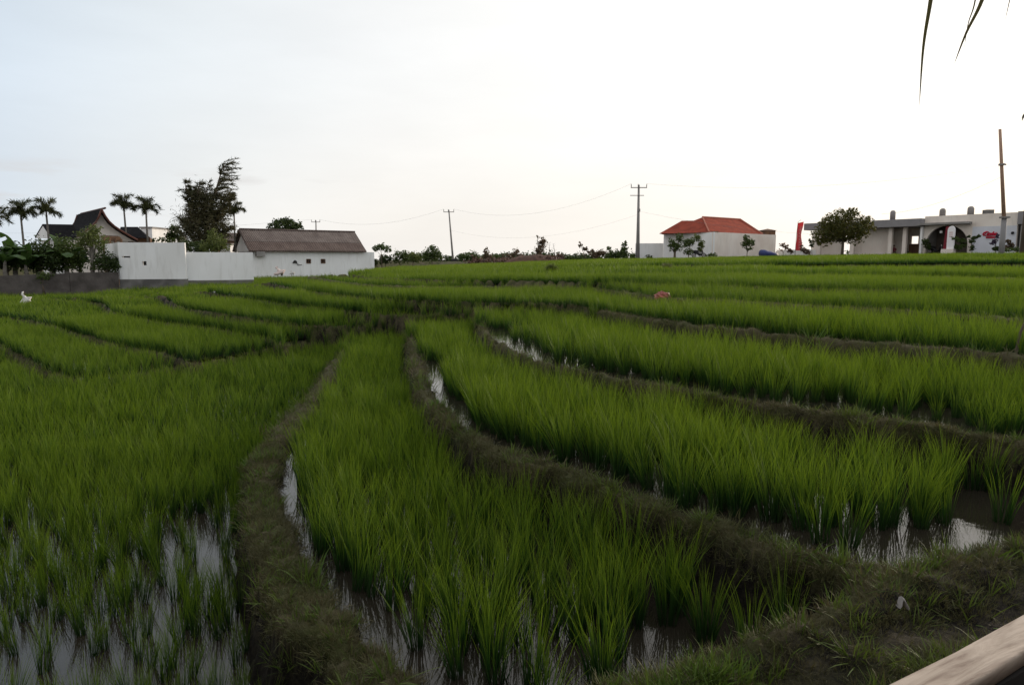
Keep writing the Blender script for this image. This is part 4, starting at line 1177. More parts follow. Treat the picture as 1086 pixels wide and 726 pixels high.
# ---- red feather flag
p = at(845, 268, 86); zt = at(0, 234.3, 86).z
root = empty('feather_flag', (p.x, p.y, -.1)); tag(root, 'tall narrow red feather flag standing between villa and cafe', 'flag')
w = rel(root); ol = []
m_ = 10
def fx(py, e): return at(845 + (270 - py) * .085 + e - 1.5, py, 86)
Lp = [fx(py, 0) for py in np.linspace(265.5, 236.5, m_)] ; Rp = [fx(py, 5.4 + .8 * math.sin(i * .9)) for i, py in enumerate(np.linspace(265.5, 235.0, m_))]
vs = []; th_ = .04
for i in range(m_):
    wob = .04 * math.sin(i * 1.1)
    vs += [(Lp[i].x, 86 + wob, Lp[i].z), (Rp[i].x, 86.05 - wob, Rp[i].z), (Rp[i].x, 86.05 - wob + th_, Rp[i].z), (Lp[i].x, 86 + wob + th_, Lp[i].z)]
fs = []
for i in range(m_ - 1):
    for k in range(4): fs.append((4 * i + k, 4 * i + (k + 1) % 4, 4 * i + 4 + (k + 1) % 4, 4 * i + 4 + k))
fs += [(0, 1, 2, 3), (4 * m_ - 1, 4 * m_ - 2, 4 * m_ - 3, 4 * m_ - 4)]
w.add(vs, fs); w.build('banner', leaf_mat('translucent_red', (0.80, 0.13, 0.13), (0.76, 0.11, 0.12), (0.72, 0.10, 0.11), .5, .3, .7), root)
w = rel(root); w.tube([(Lp[0].x - .1, 86, -.4), (Lp[0].x - .05, 86, Lp[0].z), (Lp[5].x - .06, 86, Lp[5].z), (Lp[-1].x, 86, Lp[-1].z + .15), (Lp[-1].x + .35, 86, zt + .12)], .03, 5); w.build('pole', M['black'], root)
w = rel(root)
for k in range(7):
    c_ = Lp[1 + k].lerp(Rp[1 + k], .5); wob = .0
    s1 = .14
    w.tube([(c_.x - s1, 85.82, c_.z + .12), (c_.x + s1, 85.82, c_.z + .16), (c_.x + s1 * .3, 85.82, c_.z - .1), (c_.x - s1, 85.82, c_.z - .14 + .05 * (k % 2))], .035, 4)
w.build('lettering', plain('pale_print', (0.75, 0.45, 0.42), None, 3, .7), root)

# ---- people seated at the portico
def person(loc, rz, shirt, label, lean=.15):
    root = empty('person', loc, rz); tag(root, label, 'person')
    me = bpy.data.meshes.new('body'); 
    J = [(0, 0, .50, .13), (0, -.03, .70, .12), (0, -.05, .92, .14), (0, -.05, 1.04, .055), (0, -.07, 1.14, .075), (0, -.07, 1.24, .085),
         (.17, -.05, .95, .06), (.22, -.12, .70, .045), (.14, -.32, .62, .035), (.13, -.42, .62, .035),
         (-.17, -.05, .95, .06), (-.22, -.12, .70, .045), (-.14, -.32, .62, .035), (-.13, -.42, .62, .035),
         (.10, -.08, .48, .09), (.12, -.48, .48, .07), (.12, -.50, .08, .045), (.12, -.64, .04, .035),
         (-.10, -.08, .48, .09), (-.12, -.48, .48, .07), (-.12, -.50, .08, .045), (-.12, -.64, .04, .035)]
    E = [(0, 1), (1, 2), (2, 3), (3, 4), (4, 5), (2, 6), (6, 7), (7, 8), (8, 9), (2, 10), (10, 11), (11, 12), (12, 13), (0, 14), (14, 15), (15, 16), (16, 17), (0, 18), (18, 19), (19, 20), (20, 21)]
    me.from_pydata([j[:3] for j in J], E, [])
    o = bpy.data.objects.new('body', me); col.objects.link(o)
    o.modifiers.new('skin', 'SKIN'); o.modifiers.new('sub', 'SUBSURF').levels = 1
    for i, j in enumerate(J): me.skin_vertices[0].data[i].radius = (j[3], j[3])
    me.skin_vertices[0].data[0].use_root = True
    dg = bpy.context.evaluated_depsgraph_get(); dg.update()
    me2 = bpy.data.meshes.new_from_object(o.evaluated_get(dg)); o.modifiers.clear(); o.data = me2; me2.name = 'body'
    me2.materials.clear(); me2.materials.append(M['skin']); o.parent = root
    w = MB(); w.ellipsoid((0, -.05, .84), (.19, .15, .24), 12, 8); w.ellipsoid((0, -.02, .60), (.175, .15, .17), 12, 8)
    for s_ in (-1, 1): w.tube([(.14 * s_, -.05, .97), (.20 * s_, -.08, .86), (.225 * s_, -.12, .72)], [.08, .07, .06], 8)
    w.build('shirt', shirt, root, True)
    w = MB(); w.ellipsoid((0, -.045, 1.25), (.098, .105, .11), 12, 8); w.build('hair', M['hair'], root, True)
    w = MB(); w.tube([(-.1, -.05, .47), (-.12, -.46, .48), (-.12, -.50, .12)], [.11, .085, .06], 8); w.tube([(.1, -.05, .47), (.12, -.46, .48), (.12, -.50, .12)], [.11, .085, .06], 8)
    w.build('trousers', M['shirt2'], root, True)
    return root
def chair(loc, rz, label):
    root = empty('cafe_chair', loc, rz); tag(root, label, 'chair')
    w = MB(); w.box((0, -.02, .40), (.42, .44, .05)); w.build('seat', M['timber'], root, bevel=.01)
    w = MB(); w.box((0, .21, .68), (.42, .04, .5)); w.build('backrest', M['timber'], root, bevel=.01)
    for sx in (-.18, .18):
        for sy in (-.2, .19):
            w = MB(); w.box((sx, sy, .19), (.04, .04, .37)); w.build('leg', M['timber'], root)
fz = {}
for px, pyh, sh, lb, lc in ((947.5, 259.8, M['shirt'], 'person in maroon shirt seated by the white portico column', 'timber chair under the person in maroon by the portico'), (960.8, 263.2, M['shirt2'], 'person in black seated low near the portico window', 'timber chair under the person in black near the window')):
    q = fr(S(px, .9), .9, 0); ztop_ = zat(pyh, q[1]); lo = (q[0], q[1], ztop_ - 1.34)
    person(lo, math.atan2(cu.y, cu.x) + .4, sh, lb); chair((lo[0], lo[1], lo[2] + 0.0), math.atan2(cu.y, cu.x) + .4, lc)
q = fr(S(953, .9), 2.0, -.3)
# cafe floor slab
w = MB((L0.x, L0.y, 0)); 
w.hexa([fr(a, t, -.8) for a, t in ((S(855), -1.2), (s1076 + 14, -1.2), (s1076 + 14, 8.5), (S(855), 8.5))] + [fr(a, t, z) for a, t, z in ((S(855), -1.2, -.02), (s1076 + 14, -1.2, .0), (s1076 + 14, 8.5, .0), (S(855), 8.5, -.02))])
so = w.build('terrace_slab', M['concrete']); tag(so, kind='structure', label='concrete floor slab the cafe stands on', cat='floor')

# ---- scooters
def scooter(loc, rz, label):
    root = empty('scooter', loc, rz); tag(root, label, 'scooter')
    for x_ in (-.62, .62):
        w = MB(); ring = [(x_ + .24 * math.cos(2 * PI * k / 16), 0, .27 + .24 * math.sin(2 * PI * k / 16)) for k in range(17)]
        w.tube(ring, .055, 6, False); wo = w.build('wheel', M['rubber'], root, True)
        w = MB(); w.tube([(x_, -.03, .27), (x_, .03, .27)], [.15, .15], 12); w.build('rim', M['tank'], wo)
    w = MB(); w.tube([(-.70, 0, .62), (-.45, 0, .60), (-.15, 0, .50), (.10, 0, .30), (.30, 0, .32), (.42, 0, .60), (.46, 0, .92)], [.06, .14, .15, .12, .11, .12, .07], 10); w.build('bodywork', M['black'], root, True)
    w = MB(); w.tube([(-.72, 0, .76), (-.45, 0, .77), (-.05, 0, .70)], [.07, .12, .09], 8); w.build('seat', M['rubber'], root, True)
    w = MB(); w.tube([(.40, -.32, 1.02), (.47, 0, .98), (.40, .32, 1.02)], .025, 6); w.build('handlebar', M['black'], root)
    w = MB(); w.ellipsoid((.53, 0, .90), (.06, .09, .08)); w.build('headlight', M['white_bag'], root, True)
    w = MB(); w.tube([(.47, 0, .9), (.62, 0, .27)], .035, 6); w.build('fork', M['tank'], root)
    for s_ in (-1, 1):
        w = MB(); w.tube([(.42, .28 * s_, 1.0), (.40, .34 * s_, 1.18)], .012, 4); w.ellipsoid((.40, .35 * s_, 1.22), (.02, .07, .05)); w.build('mirror', M['black'], root)
p = at(741, 273, 83); scooter((p.x, 83, p.z), .15, 'black scooter parked under the small trees by the villa wall')
q = fr(S(992, 1.0), 1.0, zs(269, 992, 1.0)); scooter(q, math.atan2(cu.y, cu.x), 'dark scooter parked inside the cafe arch')

# ---- blue tarpaulin bundle
a, b = at(807, 267.6, 88), at(825, 270, 89)
w = MB((a.x, a.y, -.2)); pts = [a.lerp(b, t) for t in np.linspace(0, 1, 7)]
w.tube([(p_.x, p_.y, p_.z - .1 + .06 * math.sin(3 * i)) for i, p_ in enumerate(pts)], [.44, .50, .44, .42, .36, .30, .16], 12)
o = w.build('tarpaulin_roll', M['blue'], None, True); tag(o, 'rolled blue tarpaulin lying in front of the villa wall', 'tarpaulin')

# ---- poles and cables
def pole(px, pyb, pyt, D, label, r0=.17, r1=.10, lean=0.0, arms=2, mat='concrete'):
    b, t = at(px + lean, pyb, D), at(px, pyt, D)
    b.z -= .6
    root = empty('utility_pole', tuple(b)); tag(root, label, 'utility pole', 'power poles beyond the fields')
    w = rel(root); w.tube([b, b.lerp(t, .5), t], [r0, (r0 + r1) / 2, r1], 10); w.build('pole', M[mat], root, True)
    tops = []
    if arms:
        w = rel(root); w.box((t.x, t.y - .12, t.z - .35), (2.0 if arms > 1 else 1.7, .1, .1)); w.build('crossarm', M['tank'], root)
        for dx in (-.95, -.1, .95):
            if arms == 1: dx *= .85
            w = rel(root); w.tube([(t.x + dx, t.y - .12, t.z - .30), (t.x + dx, t.y - .12, t.z - .02)], [.04, .06], 6); w.tube([(t.x + dx, t.y - .12, t.z - .02), (t.x + dx * 1.03, t.y - .12, t.z + .12)], [.03, .03], 6); w.build('insulator', M['plinth'], root)
            tops.append(Vector((t.x + dx, t.y - .12, t.z + .12)))
    if arms > 1:
        w = rel(root); w.box((t.x - .2, t.y - .12, t.z - 1.3), (1.7, .08, .08)); w.build('lower_crossarm', M['tank'], root)
        w = rel(root); w.box((t.x + .05, t.y - .2, t.z - 3.1), (.3, .2, .35)); w.build('junction_box', M['tank'], root)
    return root, tops, t
_, t3, tt3 = pole(677.5, 275, 196, 86, 'tall tapered pole with two crossarms in front of the low villa wall', .26, .12, -1.2)
_, t2, tt2 = pole(476, 279, 222.5, 112, 'slightly leaning pole standing alone over the hedge line', .19, .10, 5.0, 1)
_, t1, tt1 = pole(335, 262, 233.5, 135, 'farthest pole peeping above the brown shingle roof', .17, .10, 0.5, 1)
# brown pole on the right
b, t = at(1062, 268, 51), at(1060.5, 137, 51)
root = empty('utility_pole', (b.x, b.y, b.z - .5)); tag(root, 'tall bare brown pole in a grey sleeve before the cafe', 'utility pole', 'power poles beyond the fields')
w = rel(root); zsl = at(0, 230, 51).z; w.tube([(b.x, b.y, zsl - .3), (t.x, t.y, t.z)], [.14, .095], 10); w.build('shaft', M['ridge'] if False else plain('brown_pole', (0.42, 0.27, 0.19), (0.32, 0.20, 0.14), 3, .8, stretch=(1, 1, .2)), root, True)
w = rel(root); w.tube([(b.x, b.y, b.z - .6), (b.x, b.y, zsl)], [.20, .17], 12); w.build('sleeve', M['fascia'], root, True)
for py, r_ in ((230.5, .34), (174.5, .22)):
    w = rel(root); z_ = at(0, py, 51).z; kx = b.x + (t.x - b.x) * max(0, (z_ - zsl) / (t.z - zsl)); w.tube([(kx, b.y, z_ - .06), (kx, b.y, z_ + .06)], [r_, r_], 10); w.box((kx + r_ * .9, b.y, z_), (.22, .08, .1)); w.build('collar', M['tank'], root)
def cable(a, b, sag, label, r_=.006, n=16):
    pts = []
    for i in range(n + 1):
        t_ = i / n; p = Vector(a).lerp(Vector(b), t_); p.z -= sag * 4 * t_ * (1 - t_); pts.append(p)
    w = MB(); w.o = Vector(a); w.tube(pts, r_, 4, False)
    o = w.build('power_cable', M['wire']); tag(o, label, 'cable', 'cables strung between the poles')
cable(t2[2], t3[0], 2.2, 'upper cable sagging from the leaning pole to the tall pole', .008)
cable(tt2 - Vector((0, 0, 3.2)), tt3 - Vector((0, 0, 3.6)), 2.0, 'lower cable sagging from the leaning pole to the tall pole')
cable(t1[2], t2[0], 1.6, 'cable from the farthest pole to the leaning pole', .010)
cable(t3[2], at(1120, 165, 75), 1.6, 'long cable running right from the tall pole over the villa', .007)
cable(tt3 - Vector((0, 0, 3.2)), at(1200, 215, 84), 3.4, 'lower cable running right from the tall pole past the villa roof', .007)
cable(at(935, 226.8, 78), at(1061, 188, 51.2), .6, 'cable from the cafe roof up to the brown pole', .009)
cable(t1[0], at(-200, 240, 150), 2.0, 'cable running left from the farthest pole', .01)

# ================================================================== trees, palms and shrubs
M['leaf_dark'] = leaf_mat('dark_leaf', (0.026, 0.048, 0.012), (0.045, 0.070, 0.016), (0.060, 0.080, 0.020), .25, .8)
M['leaf_mid'] = leaf_mat('mid_leaf', (0.045, 0.080, 0.016), (0.070, 0.105, 0.022), (0.090, 0.115, 0.028), .3, .8)
M['leaf_light'] = leaf_mat('light_leaf', (0.085, 0.125, 0.028), (0.12, 0.15, 0.04), (0.15, 0.16, 0.05), .35, .8)
M['leaf_casu'] = leaf_mat('casuarina_needle', (0.050, 0.064, 0.028), (0.080, 0.082, 0.036), (0.12, 0.085, 0.05), .25, .5)
M['leaf_red'] = leaf_mat('reddish_leaf', (0.12, 0.075, 0.05), (0.16, 0.095, 0.06), (0.10, 0.10, 0.04), .3, .9)
M['leaf_orange'] = leaf_mat('orange_leaf', (0.22, 0.10, 0.04), (0.13, 0.11, 0.04), (0.30, 0.13, 0.05), .4, 2)
M['leaf_gold'] = leaf_mat('golden_leaf', (0.045, 0.062, 0.016), (0.085, 0.092, 0.020), (0.15, 0.115, 0.025), .4, .55)
M['leaf_grey'] = leaf_mat('grey_green_leaf', (0.10, 0.12, 0.05), (0.13, 0.14, 0.06), (0.18, 0.18, 0.08), .3, 1.5)
M['banana'] = leaf_mat('banana_leaf', (0.030, 0.075, 0.014), (0.050, 0.10, 0.018), (0.075, 0.12, 0.03), .35, .7)
M['palm'] = leaf_mat('palm_leaf', (0.032, 0.048, 0.014), (0.050, 0.062, 0.020), (0.085, 0.075, 0.03), .3, .8)
M['drybrush'] = leaf_mat('dry_brush', (0.15, 0.09, 0.065), (0.11, 0.07, 0.05), (0.20, 0.12, 0.09), .15, 1.5)

def leaves(mb_pts, n, size, g, blobs, clump=.35, jitter=.6, flat=.0, shell=.55):
    """scatter n leaf clusters in ellipsoid blobs [(c, r)], weight by volume"""
    wts = np.array([b[1][0] * b[1][1] * b[1][2] for b in blobs]) ** .8; wts /= wts.sum()
    V_, F_ = [], []
    per = 7
    nc = max(1, n // per)
    ids = g.choice(len(blobs), nc, p=wts)
    for b in ids:
        c, r = blobs[b]
        v = g.normal(0, 1, 3); v /= np.linalg.norm(v)
        rad = (shell + (1 - shell) * g.uniform(0, 1)) if g.uniform() < .75 else g.uniform(0, 1)
        q = np.array(c) + v * np.array(r) * rad * g.uniform(.85, 1.12)
        cl = clump * g.uniform(.5, 1.3) * min(r)
        for k in range(per):
            p = q + g.normal(0, 1, 3) * cl * .55
            s = size * g.uniform(.6, 1.4)
            d = g.normal(0, 1, 3); d[2] *= (1 - flat) * .8; d /= np.linalg.norm(d) + 1e-9
            e = np.cross(d, g.normal(0, 1, 3)); e /= np.linalg.norm(e) + 1e-9
            i0 = len(V_)
            V_ += [p - d * s * .6, p + e * s * .28, p + d * s * .6, p - e * s * .28]
            F_.append((i0, i0 + 1, i0 + 2, i0 + 3))
    return np.array(V_), F_
def add_mesh(name, V_, F_, mat, parent, origin):
    me = np_mesh(name, np.array(V_) - np.array(origin), np.array(F_), mat)
    o = bpy.data.objects.new(name, me); col.objects.link(o); o.parent = parent
    return o
def tree(name, D, px, pyb, blobs, label, cat, mat, size=.16, n=1500, trunk=None, tr=.08, depth=1.0, group=None, clump=.35, shell=.5, seed=None, zb=None, barkm='bark', limbs=5):
    """blobs as (px, py, rx px, ry px[, ddepth m]) seen at depth D"""
    g = np.random.default_rng(seed if seed is not None else int(px * 13 + pyb))
    base = at(px, pyb, D)
    if zb is not None: base.z = zb
    root = empty(name, tuple(base)); tag(root, label, cat, group)
    B_ = []
    for q in blobs:
        c = at(q[0], q[1], D + (q[4] if len(q) > 4 else 0)); k = D / F
        B_.append(((c.x, c.y, c.z), (q[2] * k, q[2] * k * depth, q[3] * k)))
    V_, F_ = leaves(None, n, size, g, B_, clump, shell=shell)
    add_mesh('crown', V_, F_, mat, root, base)
    w = MB(tuple(base))
    top = max(B_, key=lambda b: b[0][2])
    cm = np.mean([b[0] for b in B_], axis=0)
    mid = Vector((base.x * .5 + cm[0] * .5, base.y * .5 + cm[1] * .5, base.z + (cm[2] - base.z) * .55))
    b2 = Vector(base); b2.z -= .3
    w.tube([b2, mid, Vector(top[0])], [tr * 1.15, tr * .8, tr * .3], 7)
    for b in B_[:limbs + 4]:
        w.tube([mid + (Vector(b[0]) - mid) * .0, mid.lerp(Vector(b[0]), .5) + Vector((0, 0, .05)), Vector(b[0])], [tr * .6, tr * .4, tr * .15], 5)
    w.build('trunk', M[barkm], root, True)
    return root

# casuarina: mass of feathery shoots, swept to the right
def casuarina():
    D = 58; g = np.random.default_rng(5); base = at(216, 266, D); base.z = -1.5
    root = empty('feathery_tree', tuple(base)); tag(root, 'tall feathery dark tree with wind swept top behind the white wall', 'tree')
    k = D / F
    w = MB(tuple(base)); V_, F_ = [], []
    def P2(px, py, dd=0): v = at(px, py, D + dd); return np.array([v.x, v.y, v.z])
    stems = [[(216, 268), (219, 240), (225, 215), (231, 195), (238, 171)], [(213, 262), (210, 235), (208, 212), (212, 195)], [(214, 258), (204, 235), (199, 212), (196, 193)],
             [(216, 255), (226, 235), (236, 220), (244, 205)], [(214, 262), (200, 248), (193, 232)], [(216, 262), (232, 250), (243, 240)], [(216, 255), (217, 232), (217, 212), (221, 194)], [(216, 258), (228, 236), (236, 218), (243, 205)], [(215, 256), (206, 230), (204, 210), (205, 200)]]
    for si, st in enumerate(stems):
        dd = 0 if si == 0 else g.uniform(-1.2, 1.2)
        pts = [P2(x_, y_, dd * i / 3) for i, (x_, y_) in enumerate(st)]
        w.tube([Vector(p) for p in pts], list(np.linspace(.16 if si == 0 else .09, .025, len(pts))), 6)
        # branchlets
        nb = 74 if si == 0 else 42
        for b in range(nb):
            t_ = g.uniform(.12, 1.0) ** .85 * (len(pts) - 1); i = min(int(t_), len(pts) - 2); p = pts[i] + (pts[i + 1] - pts[i]) * (t_ - i)
            hfrac = t_ / (len(pts) - 1)
            L = ((2.0 - .75 * hfrac) if si == 0 else (1.2 - .7 * hfrac)) * g.uniform(.5, 1.2)
            az = g.uniform(0, 2 * PI)
            up = .35
            d = np.array([math.cos(az), math.sin(az) * .9, g.uniform(-.1, .7) * 1.0])
            d[0] += (1.0 if si == 0 else .5) if hfrac > .35 else .15          # the wind
            if si == 0 and hfrac > .72 and d[0] < .3: L *= .5
            d /= np.linalg.norm(d)
            q = p.copy(); seg = 6
            path = [p.copy()]
            for s in range(seg):
                dd2 = d + np.array([.06 * s, 0, -.05 * s]); q = q + dd2 / np.linalg.norm(dd2) * L / seg; path.append(q.copy())
            w.tube([Vector(a_) for a_ in path], list(np.linspace(.025, .006, seg + 1)), 3, False)
            for s in range(1, seg + 1):
                for r_ in range(8):
                    a_ = path[s - 1] + (path[s] - path[s - 1]) * g.uniform(); nd = d * .8 + g.normal(0, .45, 3) + np.array([.15, 0, -.12]); nd /= np.linalg.norm(nd)
                    ln = g.uniform(.14, .38); e_ = np.cross(nd, g.normal(0, 1, 3)); e_ /= np.linalg.norm(e_); wd = g.uniform(.014, .032)
                    i0 = len(V_); V_ += [a_ - e_ * wd, a_ + e_ * wd, a_ + nd * ln + e_ * wd * .4, a_ + nd * ln - e_ * wd * .4]; F_.append((i0, i0 + 1, i0 + 2, i0 + 3))
    w.build('trunk', M['bark'], root, True)
    # dense lower mass
    blobs = [(P2(214, 240), (22 * k, 22 * k, 17 * k)), (P2(203, 236), (13 * k, 14 * k, 14 * k)), (P2(228, 243), (15 * k, 14 * k, 12 * k)), (P2(213, 215), (11 * k, 11 * k, 13 * k)), (P2(225, 225), (12 * k, 12 * k, 14 * k)), (P2(214, 256), (15 * k, 12 * k, 9 * k))]
    for _ in range(7500):
        c, r = blobs[g.integers(len(blobs))]; v = g.normal(0, .55, 3); a_ = c + v * np.array(r)
        nd = np.array([g.normal(.25, .6), g.normal(0, .6), g.normal(.25, .5)]); nd /= np.linalg.norm(nd)
        ln = g.uniform(.15, .42); e_ = np.cross(nd, g.normal(0, 1, 3)); e_ /= np.linalg.norm(e_); wd = g.uniform(.014, .034)
        i0 = len(V_); V_ += [a_ - e_ * wd, a_ + e_ * wd, a_ + nd * ln + e_ * wd * .3, a_ + nd * ln - e_ * wd * .3]; F_.append((i0, i0 + 1, i0 + 2, i0 + 3))
    add_mesh('crown', V_, F_, M['leaf_casu'], root, base)
casuarina()

# palms with plumed fronds
def palm_proto():
    g = np.random.default_rng(8)
    root = empty('palm_tree', (0, 0, 0))
    w = MB(); w.tube([(0, 0, -.5), (.03, 0, 2.2), (.0, 0, 4.0)], [.11, .085, .07], 8); w.tube([(0, 0, 4.0), (0, 0, 4.5)], [.08, .05], 8); w.build('trunk', M['palebark'], root, True)
    for f_ in range(11):
        V_, F_ = [], []
        az = f_ * 2 * PI / 11 * 1.0 + g.uniform(-.2, .2); el = g.uniform(.35, 1.0) if f_ % 3 else 1.35
        L = g.uniform(1.15, 1.5); d = np.array([math.cos(az) * math.cos(el), math.sin(az) * math.cos(el), math.sin(el)])
        p = np.array([0, 0, 4.4]); path = [p.copy()]; seg = 9
        for s in range(seg):
            d = d + np.array([0, 0, -.05 - .045 * s]); d /= np.linalg.norm(d); p = p + d * L / seg; path.append(p.copy())
        for s in range(2, seg + 1):
            ax = path[s] - path[s - 1]; ax /= np.linalg.norm(ax)
            for r_ in range(12):
                a_ = path[s - 1] + (path[s] - path[s - 1]) * g.uniform()
                v = g.normal(0, 1, 3); v -= ax * v.dot(ax); v /= np.linalg.norm(v); nd = v * .8 + ax * .55 + np.array([0, 0, -.2]); nd /= np.linalg.norm(nd)
                ln = .50 * g.uniform(.7, 1.1) * (1 - .45 * abs(s / seg - .5)); e_ = np.cross(nd, ax); e_ /= np.linalg.norm(e_) + 1e-9; wd = .034
                i0 = len(V_); V_ += [a_ - e_ * wd, a_ + e_ * wd, a_ + nd * ln + e_ * wd * .3, a_ + nd * ln - e_ * wd * .3]; F_.append((i0, i0 + 1, i0 + 2, i0 + 3))
        for a_, b in zip(path[:-1], path[1:]):
            i0 = len(V_); V_ += [a_ + [0, 0, .015], a_ - [0, 0, .015], b - [0, 0, .015], b + [0, 0, .015]]; F_.append((i0, i0 + 1, i0 + 2, i0 + 3))
        add_mesh('frond', V_, F_, M['palm'], root, (0, 0, 0))
    return root
pp = palm_proto(); first = True
for px, pyt, D, s, rz, lb in ((26, 215, 50, .88, 0, 'palm with drooping plumes left of the white wing gable'), (53, 212.5, 52, .88, 1.3, 'palm rising right behind the white wing gable'),
                              (-6, 219, 48, .92, 2.4, 'palm cut off by the left edge of the picture'), (135, 207.5, 54, .84, .7, 'taller left palm of the pair behind the gabled house'),
                              (158, 211, 55, .86, 2.9, 'palm on the right of the pair above the tall white wall'), (250.5, 214.5, 60, .84, 4.0, 'palm on thin stem between feathery tree and brown roof')):
    o = pp if first else copy_tree(pp); first = False
    zt = at(px, pyt + 4, D).z; H = 5.05 * s
    o.location = (at(px, 274, D).x, D, zt - H); o.rotation_euler = (0, 0, rz); o.scale = (s, s, s)
    tag(o, lb, 'palm', 'palms behind the houses')
    # lengthen the stem so that it reaches the ground
    tk = [c for c in o.children if c.name.startswith('trunk')][0]
    low = (zt - H + 1.6) / s
    if low > 0:
        w = MB(); w.tube([(.0, 0, -low), (.02, 0, 0.2)], [.14, .112], 8); w.build('trunk_base', M['palebark'], o, True)

# banana plants
def banana_proto():
    g = np.random.default_rng(9); root = empty('banana_plant', (0, 0, 0))
    w = MB(); w.tube([(0, 0, -.3), (0, 0, 1.0), (.05, 0, 1.6)], [.14, .11, .07], 8); w.build('stem', M['palebark'], root, True)
    for f_ in range(10):
        az = f_ * 2.4 + g.uniform(-.3, .3); el = g.uniform(.7, 1.35); L = g.uniform(1.2, 1.8); d = np.array([math.cos(az) * math.cos(el), math.sin(az) * math.cos(el), math.sin(el)])
        p = np.array([0, 0, 1.4]); seg = 9; V_, F_ = [], []
        for s in range(seg + 1):
            t_ = s / seg; side = np.cross(d, [0, 0, 1]); side /= np.linalg.norm(side) + 1e-9
            wd = .30 * math.sin(PI * min(1, max(0.02, (t_ - .12) / .92))) ** .6 if t_ > .14 else .02
            V_ += [p - side * wd + [0, 0, -wd * .35], p, p + side * wd + [0, 0, -wd * .35]]
            d = d + np.array([0, 0, -.04 - .035 * s]); d /= np.linalg.norm(d); p = p + d * L / seg
        for s in range(seg):
            i = 3 * s
            for a_ in (0, 1):
                if g.uniform() < .9 or s < 3: F_.append((i + a_, i + a_ + 1, i + a_ + 4, i + a_ + 3))
        add_mesh('leaf', V_, F_, M['banana'], root, (0, 0, 0))
    return root
bp = banana_proto(); first = True
for px, pyb, D, s, rz, lb in ((-18, 290, 39.5, .95, 0, 'banana plant partly outside the left edge behind the block wall'), (4, 290, 39.6, 1.05, 1, 'leftmost fully seen banana plant behind the block wall'), (15, 290, 41, 1.15, 2.2, 'banana plant with tall upright leaves near the left palm'),
                              (27, 290, 40.3, .92, 3, 'banana plant directly below the left palm'), (39, 289, 41.5, 1.05, 4, 'banana plant in front of the white wing gable'), (56, 289, 42.0, 1.0, 5, 'banana plant under the dark wing roof'),
                              (70, 289, 41.8, 1.12, .4, 'banana plant left of the pale slender tree'), (84, 289, 43.0, .95, 1.7, 'banana plant half hidden behind the pale slender tree')):
    o = bp if first else copy_tree(bp); first = False
    z_ = at(px, pyb, D).z; o.location = (at(px, 274, D).x, D, z_ - .9); o.rotation_euler = (0, 0, rz); o.scale = (s, s, s)
    tag(o, lb, 'banana plant', 'banana plants behind the block wall')
G1 = 'shrubs behind the block wall'
tree('shrub', 40.6, 8, 292, [(8, 273, 14, 13), (-8, 275, 14, 12), (20, 276, 10, 12)], 'dark shrub mass at the left behind the block wall', 'shrub', M['leaf_dark'], .16, 2600, group=G1, zb=-1.8)
tree('shrub', 41.0, 42, 292, [(42, 268, 14, 15), (34, 278, 12, 11), (52, 276, 12, 12)], 'dense dark shrub under the white wing gable', 'shrub', M['leaf_dark'], .15, 2800, group=G1, zb=-1.8)
tree('shrub', 42.0, 70, 290, [(70, 265, 13, 15), (62, 277, 12, 12), (80, 275, 12, 13)], 'dense shrub between banana plants and slender tree', 'shrub', M['leaf_mid'], .15, 2800, group=G1, zb=-1.8)
tree('slender_tree', 41.8, 97.5, 290, [(93, 250, 12, 9), (103, 256, 12, 9), (88, 259, 9, 8), (98, 244, 9, 6), (108, 265, 7, 7)], 'pale yellow green slender tree before the gabled house', 'tree', M['leaf_light'], .12, 2000, tr=.13, barkm='palebark', zb=-1.5, shell=.3)
tree('shrub', 41.5, 113, 290, [(115, 277, 12, 10), (106, 281, 9, 8), (121, 283, 6, 7)], 'low dark shrub against the tall white wall corner', 'shrub', M['leaf_dark'], .13, 1700, group=G1, zb=-1.5)
tree('shrub', 38.6, 46, 296, [(46, 293, 9, 4), (40, 297, 6, 4)], 'creeper spilling over the top of the block wall', 'shrub', M['leaf_mid'], .1, 700, group=G1, zb=-1.9)
tree('shrub', 52, 232, 272, [(229, 256, 11, 9), (222, 262, 10, 7), (236, 262, 8, 7), (226, 248, 5, 5)], 'yellow green bush under the feathery tree behind the low wall', 'shrub', M['leaf_light'], .14, 1900, zb=-1.3)
tree('shrub', 53, 205, 272, [(207, 262, 13, 7), (196, 259, 10, 5), (218, 264, 9, 6)], 'dark bush at the foot of the feathery tree', 'shrub', M['leaf_dark'], .14, 1600, zb=-1.3)
tree('round_tree', 62, 185, 262, [(185, 244, 6, 5), (181, 250, 6, 5), (190, 251, 6, 5)], 'small dark round tree left of the feathery tree', 'tree', M['leaf_dark'], .2, 900, zb=-1.3)
tree('shrub', 60, 172, 262, [(172, 254, 6, 3), (165, 255, 4, 2.5), (180, 255, 6, 3)], 'greenery just above the tall white wall', 'shrub', M['leaf_mid'], .14, 500, zb=-1.3)
tree('round_tree', 78, 302, 262, [(302, 238, 16, 6.5), (291, 241, 9, 5), (314, 241, 9, 4.5), (303, 234.5, 7, 3.5)], 'wide dark tree crown rising behind the brown shingle roof', 'tree', M['leaf_dark'], .26, 1700, zb=-1.2, tr=.16)

